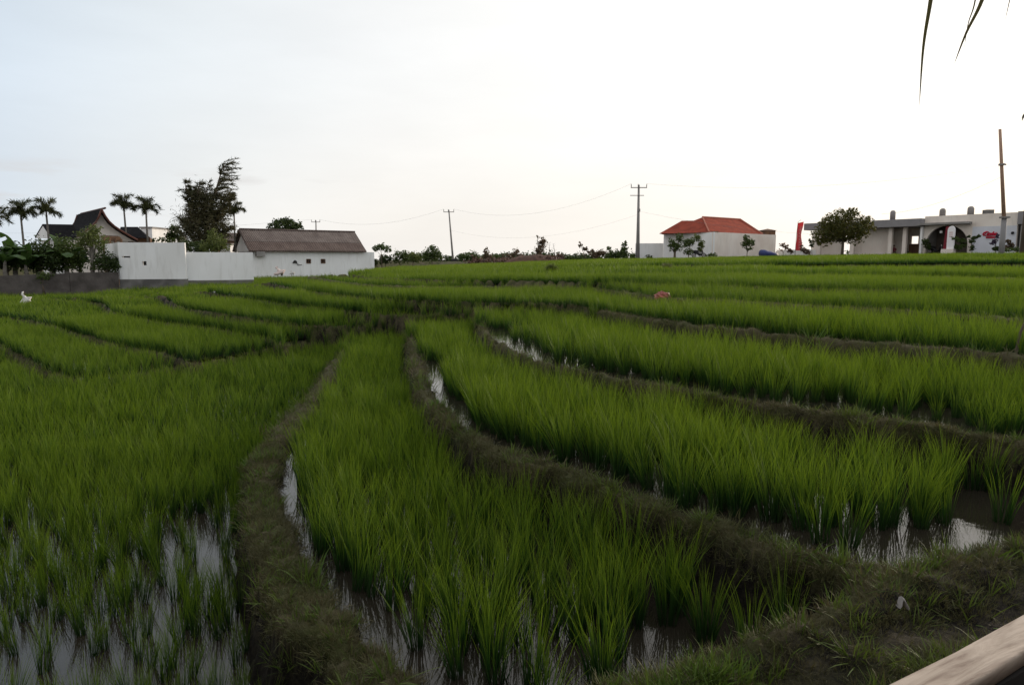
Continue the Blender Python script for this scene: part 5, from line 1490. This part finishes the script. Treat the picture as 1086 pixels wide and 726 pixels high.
# hedge line in the middle distance
G2 = 'bushes along the far edge of the fields'
DM = 84
hz_ = [
 ('papaya_tree', 405, [(404, 262, 8, 4), (398, 264, 5, 3), (411, 265, 5, 3.5)], 'spreading small tree just right of the white house', M['leaf_mid'], 600, 'tree'),
 ('shrub', 398, [(398, 278, 4, 4)], 'black bush at the corner of the white house', M['leaf_dark'], 300, 'shrub'),
 ('shrub', 409, [(409, 275, 6, 6), (405, 277, 4, 5), (413, 274, 3, 5)], 'dark upright bush under the spreading small tree', M['leaf_dark'], 700, 'shrub'),
 ('shrub', 424, [(424, 272, 7, 7), (430, 272, 6, 7), (419, 275, 4, 6)], 'dark green bush second from the white house', M['leaf_mid'], 900, 'shrub'),
 ('shrub', 437, [(436, 272, 7, 6), (443, 275, 5, 5)], 'loose olive bush between dark bush and round tree', M['leaf_light'], 600, 'shrub'),
 ('round_tree', 458, [(458, 269, 8.5, 8), (452, 272, 5, 6), (465, 270, 5, 6), (459, 263, 5, 4)], 'round leafy tree left of the leaning pole', M['leaf_mid'], 1300, 'tree'),
 ('shrub', 495, [(492, 273, 6, 4.5), (501, 272, 8, 5.5), (507, 275, 5, 4)], 'low dark green bush right of the leaning pole', M['leaf_mid'], 900, 'shrub'),
 ('shrub', 516, [(516, 267, 3.5, 5.5), (518, 273, 6, 4)], 'spiky reddish bush beside the dark low bush', M['leaf_red'], 500, 'shrub'),
 ('shrub', 527, [(527, 274, 6, 5)], 'small green bush left of the spiky palm', M['leaf_mid'], 500, 'shrub'),
 ('shrub', 547, [(546, 267, 5, 5), (541, 271, 5, 3), (552, 271, 5, 3)], 'spiky palm like bush at the left of the dirt mound', M['leaf_red'], 550, 'shrub'),
 ('leaning_tree', 571, [(575, 258, 5, 7), (572, 265, 5, 5), (570, 252, 1.8, 3.5)], 'brownish leaning small tree growing out of the dirt mound', M['leaf_red'], 900, 'tree'),
 ('shrub', 595, [(594, 273, 5, 3.5), (588, 274, 4, 3)], 'dry pinkish bush right of the dirt mound', M['drybrush'], 450, 'shrub'),
 ('shrub', 606, [(604, 274, 6, 2.8), (613, 275, 7, 2.6)], 'low green hedge piece right of the dry pinkish bush', M['leaf_mid'], 600, 'shrub'),
 ('sapling', 621, [(615.5, 259.5, 3, 2.8), (620, 264, 3, 2.5), (625, 267, 2.5, 2)], 'thin sapling leaning left with tufted top', M['leaf_red'], 260, 'tree'),
 ('shrub', 632, [(631, 270, 7, 4.5), (639, 268, 6, 4.5), (628, 266, 4, 2.5)], 'open olive bush next to the leaning sapling', M['leaf_red'], 600, 'shrub'),
 ('shrub', 649, [(648, 270, 6, 5), (655, 270, 6, 5), (646, 264, 3, 3)], 'wide bush left of the slim upright bush', M['leaf_mid'], 800, 'shrub'),
 ('shrub', 661, [(662, 262, 3.4, 4.5), (661, 269, 4.5, 5), (663, 258, 1.8, 2.5)], 'slim upright bush left of the tall pole', M['leaf_mid'], 700, 'shrub'),
 ('shrub', 672, [(671, 273, 3.5, 3.5)], 'little bush at the foot of the tall pole', M['leaf_mid'], 250, 'shrub'),
]
for nm, px, bl, lb, mt, n_, ct in hz_:
    tree(nm, DM + (px * 7 % 5), px, 279, bl, lb, ct, mt, .22, int(n_ * 1.0), tr=.05, group=G2 if ct == 'shrub' else None, zb=-1.1, shell=.35)
# dirt mound and dry brush, bare stakes, little hut roofs
g = np.random.default_rng(3)
V_, F_ = [], []
c0 = at(565, 279, 80); nx, ny = 40, 10
for j in range(ny):
    for i in range(nx):
        u = i / (nx - 1) * 2 - 1; v = j / (ny - 1) * 2 - 1
        h = max(0, (1 - u * u)) ** .7 * max(0, (1 - v * v)) ** .6
        x_ = c0.x + u * 3.6; y_ = c0.y + v * 1.6
        V_.append((x_, y_, -.7 + h * 1.15 * (0.75 + .5 * float(fbm(np.array([x_]), np.array([y_]), 1.1, 60)[0]))))
for j in range(ny - 1):
    for i in range(nx - 1): F_.append((j * nx + i, j * nx + i + 1, (j + 1) * nx + i + 1, (j + 1) * nx + i))
root = empty('dirt_mound', (c0.x, c0.y, -.7)); tag(root, 'reddish brown heap of dirt and cut brush at the field edge', 'mound')
add_mesh('heap', V_, F_, plain('red_dirt', (0.13, 0.07, 0.05), (0.075, 0.045, 0.035), 2, .95, .8), root, (c0.x, c0.y, -.7))
LV_, LF_ = leaves(None, 1500, .26, g, [((c0.x + dx, c0.y, -.25 + dz), (1.5, 1.2, .35)) for dx, dz in ((-2, 0), (0, .25), (1.5, .2), (2.6, 0), (-3, -.1))], .6)
add_mesh('brush', LV_, LF_, M['drybrush'], root, (c0.x, c0.y, -.7))
p = at(518, 279, 82); root = empty('brush_heap', (p.x, p.y, -.6)); tag(root, 'pinkish dry grass below the spiky reddish bush', 'brush')
LV_, LF_ = leaves(None, 900, .3, g, [((p.x + dx, p.y, -.35), (1.1, .8, .45)) for dx in (-1.6, -.3, 1.0, 2.0)], .6); add_mesh('stalks', LV_, LF_, M['drybrush'], root, (p.x, p.y, -.6))
for k, (px, y0, y1, px2, lb) in enumerate(((564, 275, 261, 567, 'bent bare stake left of the leaning small tree'), (583, 275, 257, 582, 'bare upright stake right of the leaning small tree'), (589, 275, 258, 586.5, 'thin dry stem at the right end of the mound'))):
    a, b = at(px, y0, 80), at(px2, y1, 80); w = MB(tuple(a)); w.tube([a - Vector((0, 0, .5)), a.lerp(b, .5) + Vector((.06, 0, 0)), b], [.035, .03, .012], 5)
    for t_ in (.5, .65, .8, .92): q = a.lerp(b, t_); w.tube([q, q + Vector((.25 * (-1) ** int(t_ * 20), 0, .2))], [.012, .006], 3)
    tag(w.build('bare_stem', M['bark']), lb, 'dry stem', 'bare stems on the mound')
for px, w_, h_, lb in ((467.5, 5.5, 3.8, 'left one of two little dark hut roofs by the leaning pole'), (482, 8, 5.2, 'larger right one of two dark hut roofs by the leaning pole')):
    D = 105; a = at(px, 275.5, D); k = D / F; root = empty('field_hut', (a.x, D, -.8)); tag(root, lb, 'hut')
    hw_ = w_ * k; z0 = at(0, 280, D).z; z1 = at(0, 280 - h_, D).z
    w = rel(root); w.add([(a.x - hw_, D - 1, z0), (a.x + hw_, D - 1, z0), (a.x + hw_, D + 1, z0), (a.x - hw_, D + 1, z0), (a.x - hw_ * .25, D, z1), (a.x + hw_ * .25, D, z1)], [(0, 1, 5, 4), (1, 2, 5), (2, 3, 4, 5), (3, 0, 4), (3, 2, 1, 0)]); w.build('roof', M['roof_dark'], root)
    w = rel(root); w.hexa([(x_, y_, z) for z in (-1.2, z0 - .01) for x_, y_ in ((a.x - hw_ * .7, D - .7), (a.x + hw_ * .7, D - .7), (a.x + hw_ * .7, D + .7), (a.x - hw_ * .7, D + .7))]); w.build('wall', M['timber'], root)
# distant low tree line that closes the horizon
for i, (x0, D, w_, h_, lb) in enumerate(((-8, 150, 14, 2.3, 'distant grey green tree belt behind the leaning pole'), (14, 170, 15, 2.4, 'distant tree belt behind the dirt mound'), (-62, 150, 20, 4.0, 'distant tree belt behind the gabled house'), (60, 150, 16, 2.6, 'distant tree belt behind the red flag'))):
    root = empty('tree_belt', (x0, D, -1)); tag(root, lb, 'trees'); gg = np.random.default_rng(70 + i)
    bl = [((x0 + u * w_, D + gg.uniform(-3, 3), -.4 + gg.uniform(0, h_ * .35)), (w_ * .14, 2, h_ * gg.uniform(.35, .6))) for u in np.linspace(-1, 1, 13)]
    LV_, LF_ = leaves(None, 4200, .55, gg, bl, .5); add_mesh('crown', LV_, LF_, M['leaf_dark'], root, (x0, D, -1))

# trees before the villa
tree('small_tree', 82, 715.5, 274, [(713, 258, 5, 5), (718, 262, 6, 4.5), (721, 252, 4, 5), (711, 262, 4, 4)], 'dark stemmed small tree before the villa wall, leftmost of three', 'tree', M['leaf_mid'], .2, 900, tr=.16, zb=-.6)
tree('small_tree', 82.5, 730, 274, [(729, 258, 6, 5), (733, 256, 4, 5), (730, 267, 5, 3.5)], 'dense low small tree, middle one of three at the villa', 'tree', M['leaf_mid'], .2, 800, tr=.06, zb=-.6)
tree('small_tree', 83.5, 743, 274, [(740, 252, 4.5, 4), (744, 259, 4, 6), (742, 265, 3, 4)], 'light leafed small tree above the scooter at the villa wall', 'tree', M['leaf_light'], .2, 700, tr=.06, zb=-.6, shell=.2)
tree('small_tree', 84, 791.5, 274, [(794, 257, 6, 5), (791, 252, 4, 3), (799, 258, 3.5, 3), (790, 259, 4, 4), (794, 263, 4, 2.5)], 'lollipop shaped small tree before the right villa wall', 'tree', M['leaf_mid'], .19, 900, tr=.055, zb=-.6)
tree('shrub', 84, 757, 273, [(757, 270, 5, 2.5), (752, 271, 4, 2)], 'low grassy bush at the villa wall corner', 'shrub', M['leaf_mid'], .16, 350, zb=-.5)
tree('shrub', 84.5, 689, 275, [(688, 272, 3, 2.6), (692, 273, 2.5, 2)], 'tiny dark bush before the low white wall', 'shrub', M['leaf_dark'], .16, 220, zb=-.5)
tree('small_tree', 88, 831, 271, [(830, 259.5, 3, 2), (833.5, 262, 3.5, 2.5), (828, 265, 2.2, 1.6)], 'small orange leafed tree left of the red flag', 'tree', M['leaf_orange'], .2, 260, tr=.03, zb=-.3)
tree('shrub', 87, 838, 271, [(838, 266.5, 3.2, 3)], 'grey green bush at the foot of the red flag', 'shrub', M['leaf_red'], .18, 220, tr=.03, zb=-.3)
tree('shrub', 84, 854, 271, [(850, 261, 2, 3), (853, 265.5, 3.5, 3), (857, 267, 3.5, 2.5)], 'reddish bush between red flag and cafe corner', 'shrub', M['leaf_red'], .18, 420, tr=.03, zb=-.2)
tree('small_tree', 82, 862, 270, [(861, 259, 2.6, 3), (859, 255, 1.5, 2)], 'tiny tree against the cafe corner', 'tree', M['leaf_dark'], .18, 220, tr=.03, zb=-.2)
# big rounded tree by the cafe
tree('rounded_tree', 68, 893, 270, [(893, 241, 23, 15), (878, 247, 17, 11), (910, 243, 16, 11), (897, 229, 15, 8), (881, 236, 12, 8), (917, 235, 10, 7), (872, 252, 10, 7), (905, 253, 12, 7), (925, 240, 5, 6), (870, 257, 7, 5), (903, 224, 7, 4)],
     'large rounded dark green tree with golden edge before the cafe', 'tree', M['leaf_gold'], .19, 8200, tr=.14, zb=.1, limbs=8, shell=.6, clump=.22)
tree('shrub', 76, 983, 268, [(981, 257, 3, 4), (984, 262, 3, 4)], 'dark palm like plant at the left foot of the arch', 'shrub', M['leaf_dark'], .24, 300, tr=.03, zb=.2)
tree('shrub', 73, 1019, 267, [(1012, 252.5, 3.5, 1.8), (1018, 255, 5, 2.6), (1022, 259, 3, 4), (1016, 262, 5, 3)], 'green and yellow plant in the right half of the arch', 'shrub', M['leaf_mid'], .2, 650, tr=.03, zb=.2)
tree('small_tree', 68, 1031, 266, [(1033, 252, 4.5, 1.6), (1037, 250.5, 3, 1.5), (1030, 256, 3, 2.5), (1031, 262, 3, 3), (1028, 251, 3, 1.5)], 'open branched small tree left of the red script sign', 'tree', M['leaf_dark'], .2, 520, tr=.04, zb=.2, shell=.2)
tree('shrub', 60, 1056, 267, [(1055, 255.5, 3, 2), (1053, 258, 3, 1.5), (1058, 251, 1.6, 3)], 'purplish shrub under the red script sign', 'shrub', plain('purple_leaf', (0.10, 0.07, 0.11), (0.06, 0.05, 0.08), 2, .7), .16, 350, tr=.03, zb=.2)
tree('shrub', 60, 1056.5, 267, [(1056.5, 264, 4, 2.5)], 'dark blue green bush at the foot of the brown pole', 'shrub', M['leaf_dark'], .16, 300, tr=.03, zb=.2)
tree('shrub', 60, 1071, 266, [(1069, 256, 3.5, 2), (1072, 260, 3.5, 3), (1067, 262, 3, 3)], 'reddish shrub right of the brown pole', 'shrub', M['leaf_red'], .16, 500, tr=.03, zb=.2)
tree('shrub', 57, 1078, 266, [(1078, 264, 9, 2), (1066, 265, 8, 1.6)], 'low green plants before the right end of the cafe', 'shrub', M['leaf_mid'], .14, 500, tr=.03, zb=.2)

# two round tufted bushes in the fields
def tussock(px, pyb, D, r_, h_, mat, label, seed):
    p = at(px, pyb, D); g = np.random.default_rng(seed); w = MB(tuple(p)); V_, F_ = [], []
    for _ in range(1500):
        az = g.uniform(0, 2 * PI); el = math.acos(g.uniform(0, 1)); d = np.array([math.sin(el) * math.cos(az), math.sin(el) * math.sin(az), math.cos(el)])
        L = g.uniform(.55, 1.05); a_ = d * np.array([r_, r_, h_]) * g.uniform(.2, .6); b = d * np.array([r_, r_, h_]) * L; e_ = np.cross(d, g.normal(0, 1, 3)); e_ /= np.linalg.norm(e_); wd = .012
        i0 = len(V_); V_ += [a_ - e_ * wd, a_ + e_ * wd, b + e_ * wd * .3 - [0, 0, .05], b - e_ * wd * .3 - [0, 0, .05]]; F_.append((i0, i0 + 1, i0 + 2, i0 + 3))
    root = empty('tufted_bush', tuple(p)); tag(root, label, 'bush', 'round bushes standing in the rice fields')
    add_mesh('foliage', V_, F_, mat, root, (0, 0, 0)); w = MB(); w.tube([(0, 0, -.4), (0, 0, h_ * .6)], [.04, .015], 6); w.build('stem', M['bark'], root)
tussock(584.5, 289.5, 31.5, .44, .52, M['leaf_light'], 'dark grey green round bush on the bund below the dirt mound', 1)
tussock(707.5, 289.5, 31, .42, .55, M['leaf_grey'], 'olive round bush on the bund below the small villa trees', 2)

# scarecrow bags
def bag_flag(px, pyb, pyt, D, mat, label, s=1.0, lean=.05):
    b, t = at(px, pyb, D), at(px, pyt, D); root = empty('bag_on_stick', (b.x, b.y, b.z - .3)); tag(root, label, 'plastic bag', 'bags on sticks that scare the birds')
    w = rel(root); w.tube([(b.x, b.y, b.z - .5), (t.x, t.y, t.z)], .012, 5); w.build('stick', M['bark'], root)
    H = t.z - b.z; w = rel(root)
    prof = [(-.02, 1.0, .03), (-.05, .80, .05), (.06, .62, .09), (.20, .60, .05), (.10, .35, .13), (.0, .15, .16), (-.06, .0, .10)]
    n = 8; vs, fs = [], []
    g = np.random.default_rng(int(px))
    for i, (dx, h_, r_) in enumerate([q for q in prof if q[0] != .20]):
        for k in range(n):
            a_ = 2 * PI * k / n; rr_ = r_ * s * (1 + .3 * g.normal()); vs.append((b.x + dx * s + rr_ * math.cos(a_), b.y + rr_ * .5 * math.sin(a_), b.z + H * h_ + g.normal() * .02))
    m_ = 6
    for i in range(m_ - 1):
        for k in range(n): fs.append((i * n + k, i * n + (k + 1) % n, (i + 1) * n + (k + 1) % n, (i + 1) * n + k))
    fs += [tuple(range(n)), tuple(range(m_ * n - 1, (m_ - 1) * n - 1, -1))]
    w.add(vs, fs)
    i0 = Vector((b.x + .05 * s, b.y, b.z + H * .62)); w.add([tuple(i0), tuple(i0 + Vector((.30 * s, .02, .0))), tuple(i0 + Vector((.12 * s, .0, -.30 * s))), tuple(i0 + Vector((.1 * s, .03, -.1 * s)))], [(0, 1, 3), (1, 2, 3), (2, 0, 3), (0, 2, 1)])
    w.build('bag', mat, root, True)
bag_flag(26, 323, 309.5, 30, M['white_bag'], 'white plastic bag on a stick at the far left of the fields', 1.0)
bag_flag(294.5, 291.5, 282.5, 44, M['pink_bag'], 'pale pinkish bag on a stick before the white house', 1.5)
bag_flag(309, 290.5, 287.3, 46, M['white_bag'], 'smaller white bag on a stick right of the pinkish one', .7)
# faded red plastic heap on the bund
p = at(701.5, 316.0, 15.9); root = empty('plastic_sack', (p.x, p.y, p.z - .12)); tag(root, 'crumpled faded red plastic sack caught in the rice', 'sack')
w = rel(root); g = np.random.default_rng(4); n, m_ = 12, 7; vs, fs = [], []
for i in range(m_ + 1):
    for k in range(n):
        ph = PI * i / m_; a_ = 2 * PI * k / n; q = 1 + .22 * g.normal(); vs.append((p.x + .17 * q * math.sin(ph) * math.cos(a_), p.y + .12 * q * math.sin(ph) * math.sin(a_), p.z + .04 + .10 * q * math.cos(ph)))
for i in range(m_):
    for k in range(n): fs.append((i * n + k, (i + 1) * n + k, (i + 1) * n + (k + 1) % n, i * n + (k + 1) % n))
w.add(vs, fs); w.build('sack', M['redpink'], root)
w = rel(root); w.tube([(p.x + .10, p.y, p.z - .3), (p.x + .17, p.y, p.z + .16)], .012, 5); w.build('stick', M['bark'], root)
# leaning stick in the right field
a, b = at(1073, 378, 8.3), at(1094, 326, 8.3); w = MB(tuple(a)); w.tube([a - Vector((0, 0, .3)), a.lerp(b, .5) + Vector((-.012, 0, .0)), b], [.020, .016, .010], 6)
tag(w.build('leaning_stick', M['bark']), 'thin dark stick leaning right at the right edge', 'stick')

# palm trunk at the right edge with one dark frond tip
b, t = at(1087.5, 268, 46), at(1112, 112, 46)
root = empty('palm_tree', (b.x, b.y, b.z - .5)); tag(root, 'dark palm trunk cut by the right edge of the picture', 'palm')
w = rel(root); w.tube([(b.x, b.y, b.z - .6), (b.x - .0, b.y, 3.0), (b.x + .3, b.y, 6.2), (t.x, t.y, t.z)], [.34, .30, .25, .17], 12); w.build('trunk', M['bark'], root, True)
g = np.random.default_rng(12)
for f_ in range(12):
    az = f_ * 2 * PI / 12 + .13; el = g.uniform(.1, 1.1); L = 1.75; d = np.array([math.cos(az) * math.cos(el), math.sin(az) * math.cos(el), math.sin(el)]); p = np.array([t.x, t.y, t.z]); V_, F_ = [], []
    if abs(az - PI) < .5: d = d * .8; L = 1.75
    for s in range(16):
        d = d + np.array([0, 0, -.05 - .012 * s]); d /= np.linalg.norm(d); q = p + d * L / 16; sd = np.cross(d, [0, 0, 1]); sd /= np.linalg.norm(sd) + 1e-9
        for sg in (-1, 1):
            for u in (.0, .33, .66):
                a_ = p + (q - p) * u; nd = sd * sg * .7 + d * .5 + np.array([0, 0, -.5]); nd /= np.linalg.norm(nd); e_ = d; ln = .55 * (1 - .4 * abs(s / 8 - 1)); i0 = len(V_)
                V_ += [a_ - e_ * .02, a_ + e_ * .02, a_ + nd * ln + e_ * .006, a_ + nd * ln - e_ * .006]; F_.append((i0, i0 + 1, i0 + 2, i0 + 3))
        i0 = len(V_); V_ += [p + [0, 0, .03], p - [0, 0, .03], q - [0, 0, .02], q + [0, 0, .02]]; F_.append((i0, i0 + 1, i0 + 2, i0 + 3)); p = q
    add_mesh('frond', V_, F_, M['palm'], root, (b.x, b.y, b.z - .5))

# overhanging frond, upper right, close to the viewpoint
D = 1.7
root = empty('palm_frond', tuple(at(1120, -120, D))); tag(root, 'hanging palm leaflet tips at the top right corner', 'palm frond')
o_ = root.location.copy()
w = MB(tuple(o_)); rach = [at(985, -150, D), at(1040, -165, D + .1), at(1120, -150, D + .25), at(1260, -80, D + .5), at(1400, 60, D + .9)]
w.tube(rach, [.004, .006, .008, .011, .014], 6); w.build('rachis', M['leaf_light'], root, True)
V_, F_ = [], []
LF = [([(1008, -160), (996, -60), (987.5, 0), (979.5, 50), (975, 112)], 5.6), ([(1075, -158), (1056, -50), (1042, 0), (1025, 35), (1012, 68)], 5.4), ([(1052, -163), (1042, -60), (1034.5, 0), (1027, 25), (1022.5, 52)], 2.0), ([(1090, -155), (1080, -40), (1071, 0), (1066, 22)], 1.6),
      ([(1140, -140), (1128, 0), (1112, 60), (1104, 110)], 5), ([(1180, -125), (1172, 0), (1150, 80), (1140, 140)], 5), ([(1240, -90), (1232, 20), (1210, 120)], 5)]
for pts, wd in LF:
    P3 = smooth([tuple(at(x_, y_, D + i * .01)) for i, (x_, y_) in enumerate(pts)], 6); n = len(P3); i0 = len(V_)
    for i, q in enumerate(P3):
        t_ = i / (n - 1); ww = wd * .5 * D / F * (1 - max(0, t_ - .3) / .7) ** .75 * 1.0 + .0002
        V_ += [q + [-ww, .3 * ww, 0], q + [0, -.5 * ww, 0], q + [ww, .3 * ww, 0]]
    for i in range(n - 1):
        for a_ in (0, 1): k = i0 + 3 * i + a_; F_.append((k, k + 1, k + 4, k + 3))
add_mesh('leaflets', V_, F_, leaf_mat('near_frond', (0.10, 0.10, 0.035), (0.085, 0.095, 0.03), (0.12, 0.10, 0.045), .15, 3), root, o_)

# ---- timber rail and deck at the lower right
zr_ = -0.80
a0, a1 = Vector(U(935, 728, zr_)), Vector(U(1090, 649, zr_)); c0_, c1_ = Vector(U(1043, 728, zr_)), Vector(U(1094, 699, zr_))
dr = (a1 - a0).normalized(); nr_ = Vector((dr.y, -dr.x, 0))
wid = (c1_ - a0).dot(nr_); wid0 = (c0_ - a0).dot(nr_)
wid = abs((wid + wid0) / 2) * .80; sgn = 1 if wid0 > 0 else -1
root = empty('timber_rail', tuple(a0)); tag(root, 'pale weathered timber rail cutting the lower right corner', 'rail')
w = rel(root); m_ = 24; prof = []
th_ = .034
for k, (u, z) in enumerate(((0, -.9), (0.0, -.2), (.03, -.03), (.12, .0), (.5, .02), (.88, .0), (.97, -.03), (1, -.2), (1, -.9), (.5, -.97))): prof.append((u * wid, z * th_))
vs, fs = [], []
g = np.random.default_rng(2)
for i in range(m_):
    s_ = -1.4 + i * 4.2 / (m_ - 1); bow = .003 * math.sin(s_ * 9)
    for u, z in prof:
        p = a0 + dr * s_ + nr_ * sgn * (u + bow); vs.append((p.x, p.y, zr_ + z + .002 * math.sin(s_ * 13 + u * 40)))
n = len(prof)
for i in range(m_ - 1):
    for k in range(n): fs.append((i * n + k, i * n + (k + 1) % n, (i + 1) * n + (k + 1) % n, (i + 1) * n + k))
fs += [tuple(range(n)), tuple(range(m_ * n - 1, (m_ - 1) * n - 1, -1))]
w.add(vs, fs)
def wood_mat():
    m, n_, l, p, out = new_mat('weathered_timber')
    t = N(n_, 'ShaderNodeTexCoord'); mp_ = N(n_, 'ShaderNodeMapping'); mp_.inputs['Rotation'].default_value = (0, 0, -math.atan2(dr.y, dr.x)); mp_.inputs['Scale'].default_value = (1, 1, 1)
    l.new(t.outputs['Object'], mp_.inputs['Vector']); m2_ = N(n_, 'ShaderNodeMapping'); m2_.inputs['Scale'].default_value = (5.0, 42, 20); l.new(mp_.outputs[0], m2_.inputs['Vector'])
    no = N(n_, 'ShaderNodeTexNoise'); no.inputs['Scale'].default_value = 1.0; no.inputs['Detail'].default_value = 8; no.inputs['Roughness'].default_value = .6; no.inputs['Distortion'].default_value = .6
    l.new(m2_.outputs[0], no.inputs['Vector'])
    cr_ = N(n_, 'ShaderNodeValToRGB'); e_ = cr_.color_ramp.elements; e_[0].position = .36; e_[0].color = (0.17, 0.115, 0.085, 1); e_[1].position = .60; e_[1].color = (0.42, 0.34, 0.275, 1); q = e_.new(.45); q.color = (0.30, 0.235, 0.185, 1)
    l.new(no.outputs['Fac'], cr_.inputs[0]); l.new(cr_.outputs[0], p.inputs['Base Color']); p.inputs['Roughness'].default_value = .75
    b = N(n_, 'ShaderNodeBump'); b.inputs['Strength'].default_value = .7; b.inputs['Distance'].default_value = .006; l.new(no.outputs['Fac'], b.inputs['Height']); l.new(b.outputs[0], p.inputs['Normal'])
    return m
w.build('top_plank', wood_mat(), root, True)
w = rel(root); M['shade_wood'] = plain('shade_black_timber', (0.018, 0.015, 0.013), (0.012, 0.01, 0.009), 5, .9)  # near-black board: the darkness below the rail painted into its colour
q0 = a0 - dr * 1.4 + nr_ * sgn * wid * .55; q1 = a0 + dr * 2.8 + nr_ * sgn * wid * .55
w.hexa([(p.x, p.y, z) for z in (-1.75, zr_ - th_ - .002) for p in (q0, q1, q1 + nr_ * sgn * .04, q0 + nr_ * sgn * .04)]); w.build('shade_board', M['shade_wood'], root)
w = MB((q0.x, q0.y, -1.62)); e0, e1 = q0 + nr_ * sgn * .06, q1 + nr_ * sgn * .06
w.hexa([(p.x, p.y, z) for z in (-1.70, -1.60) for p in (e0, e1, e1 + nr_ * sgn * 2.2, e0 + nr_ * sgn * 2.2)])
tag(w.build('deck', M['shade_wood']), kind='structure', label='timber deck behind the rail, darkness painted into its colour', cat='deck')
for s_ in (-1.2, .6, 2.4):
    p = a0 + dr * s_ + nr_ * sgn * wid * .3; w = rel(root); w.box((p.x, p.y, -1.3), (.07, .07, .86), math.atan2(dr.y, dr.x)); w.build('post', M['timber'], root)
# litter on the near bund
a = Vector(U(954, 645, -1.70)); b = Vector(U(961, 647, -1.70)); g = np.random.default_rng(21)
w = MB((a.x, a.y, -1.72)); pts = [a + (b - a) * t_ + Vector((0, .01 * math.sin(t_ * 6), .03 + .02 * math.sin(t_ * 4))) for t_ in np.linspace(-.4, 1.3, 8)]
vs, fs = [], []
for i, p in enumerate(pts): vs += [tuple(p + Vector((0, -.022, .008 * (i % 2)))), tuple(p + Vector((0, 0, .014))), tuple(p + Vector((0, .022, -.004 * (i % 3)))), tuple(p + Vector((0, 0, -.004)))]
for i in range(len(pts) - 1):
    for k in range(4): fs.append((4 * i + k, 4 * i + (k + 1) % 4, 4 * i + 4 + (k + 1) % 4, 4 * i + 4 + k))
w.add(vs, fs); tag(w.build('plastic_scrap', M['tank']), 'grey scrap of plastic lying on the near bund', 'litter')

# unseen deck house, added behind the viewpoint to block sky and darken the foreground
root = empty('added_deck_house', (1.0, -3.4, -1.75)); tag(root, 'unseen timber deck house added behind the viewpoint to shade the foreground', 'added shade structure')
w = rel(root); w.hexa([(x_, y_, z) for z in (-1.74, 1.5) for x_, y_ in ((-7, -5.2), (10, -5.2), (10, -5.0), (-7, -5.0))]); w.build('back_wall', M['timber'], root)
w = rel(root)
w.hexa([(-8, -.7, 1.55), (11, -.7, 1.55), (11, -6, 1.55), (-8, -6, 1.55), (-7.6, -.9, 1.75), (10.6, -.9, 1.75), (10, -3.6, 3.1), (-7, -3.6, 3.1)])
w.build('roof', M['roof_brown2'], root)
for x_ in (-6.8, -1.6, 3.8, 9.6):
    w = rel(root); w.box((x_, -1.1, -.1), (.14, .14, 3.28)); w.build('post', M['timber'], root)
w = rel(root); w.hexa([(x_, y_, z) for z in (-1.74, -1.64) for x_, y_ in ((-7, -5), (10, -5), (10, -.9), (-7, -.9))]); w.build('floor', M['shade_wood'], root)
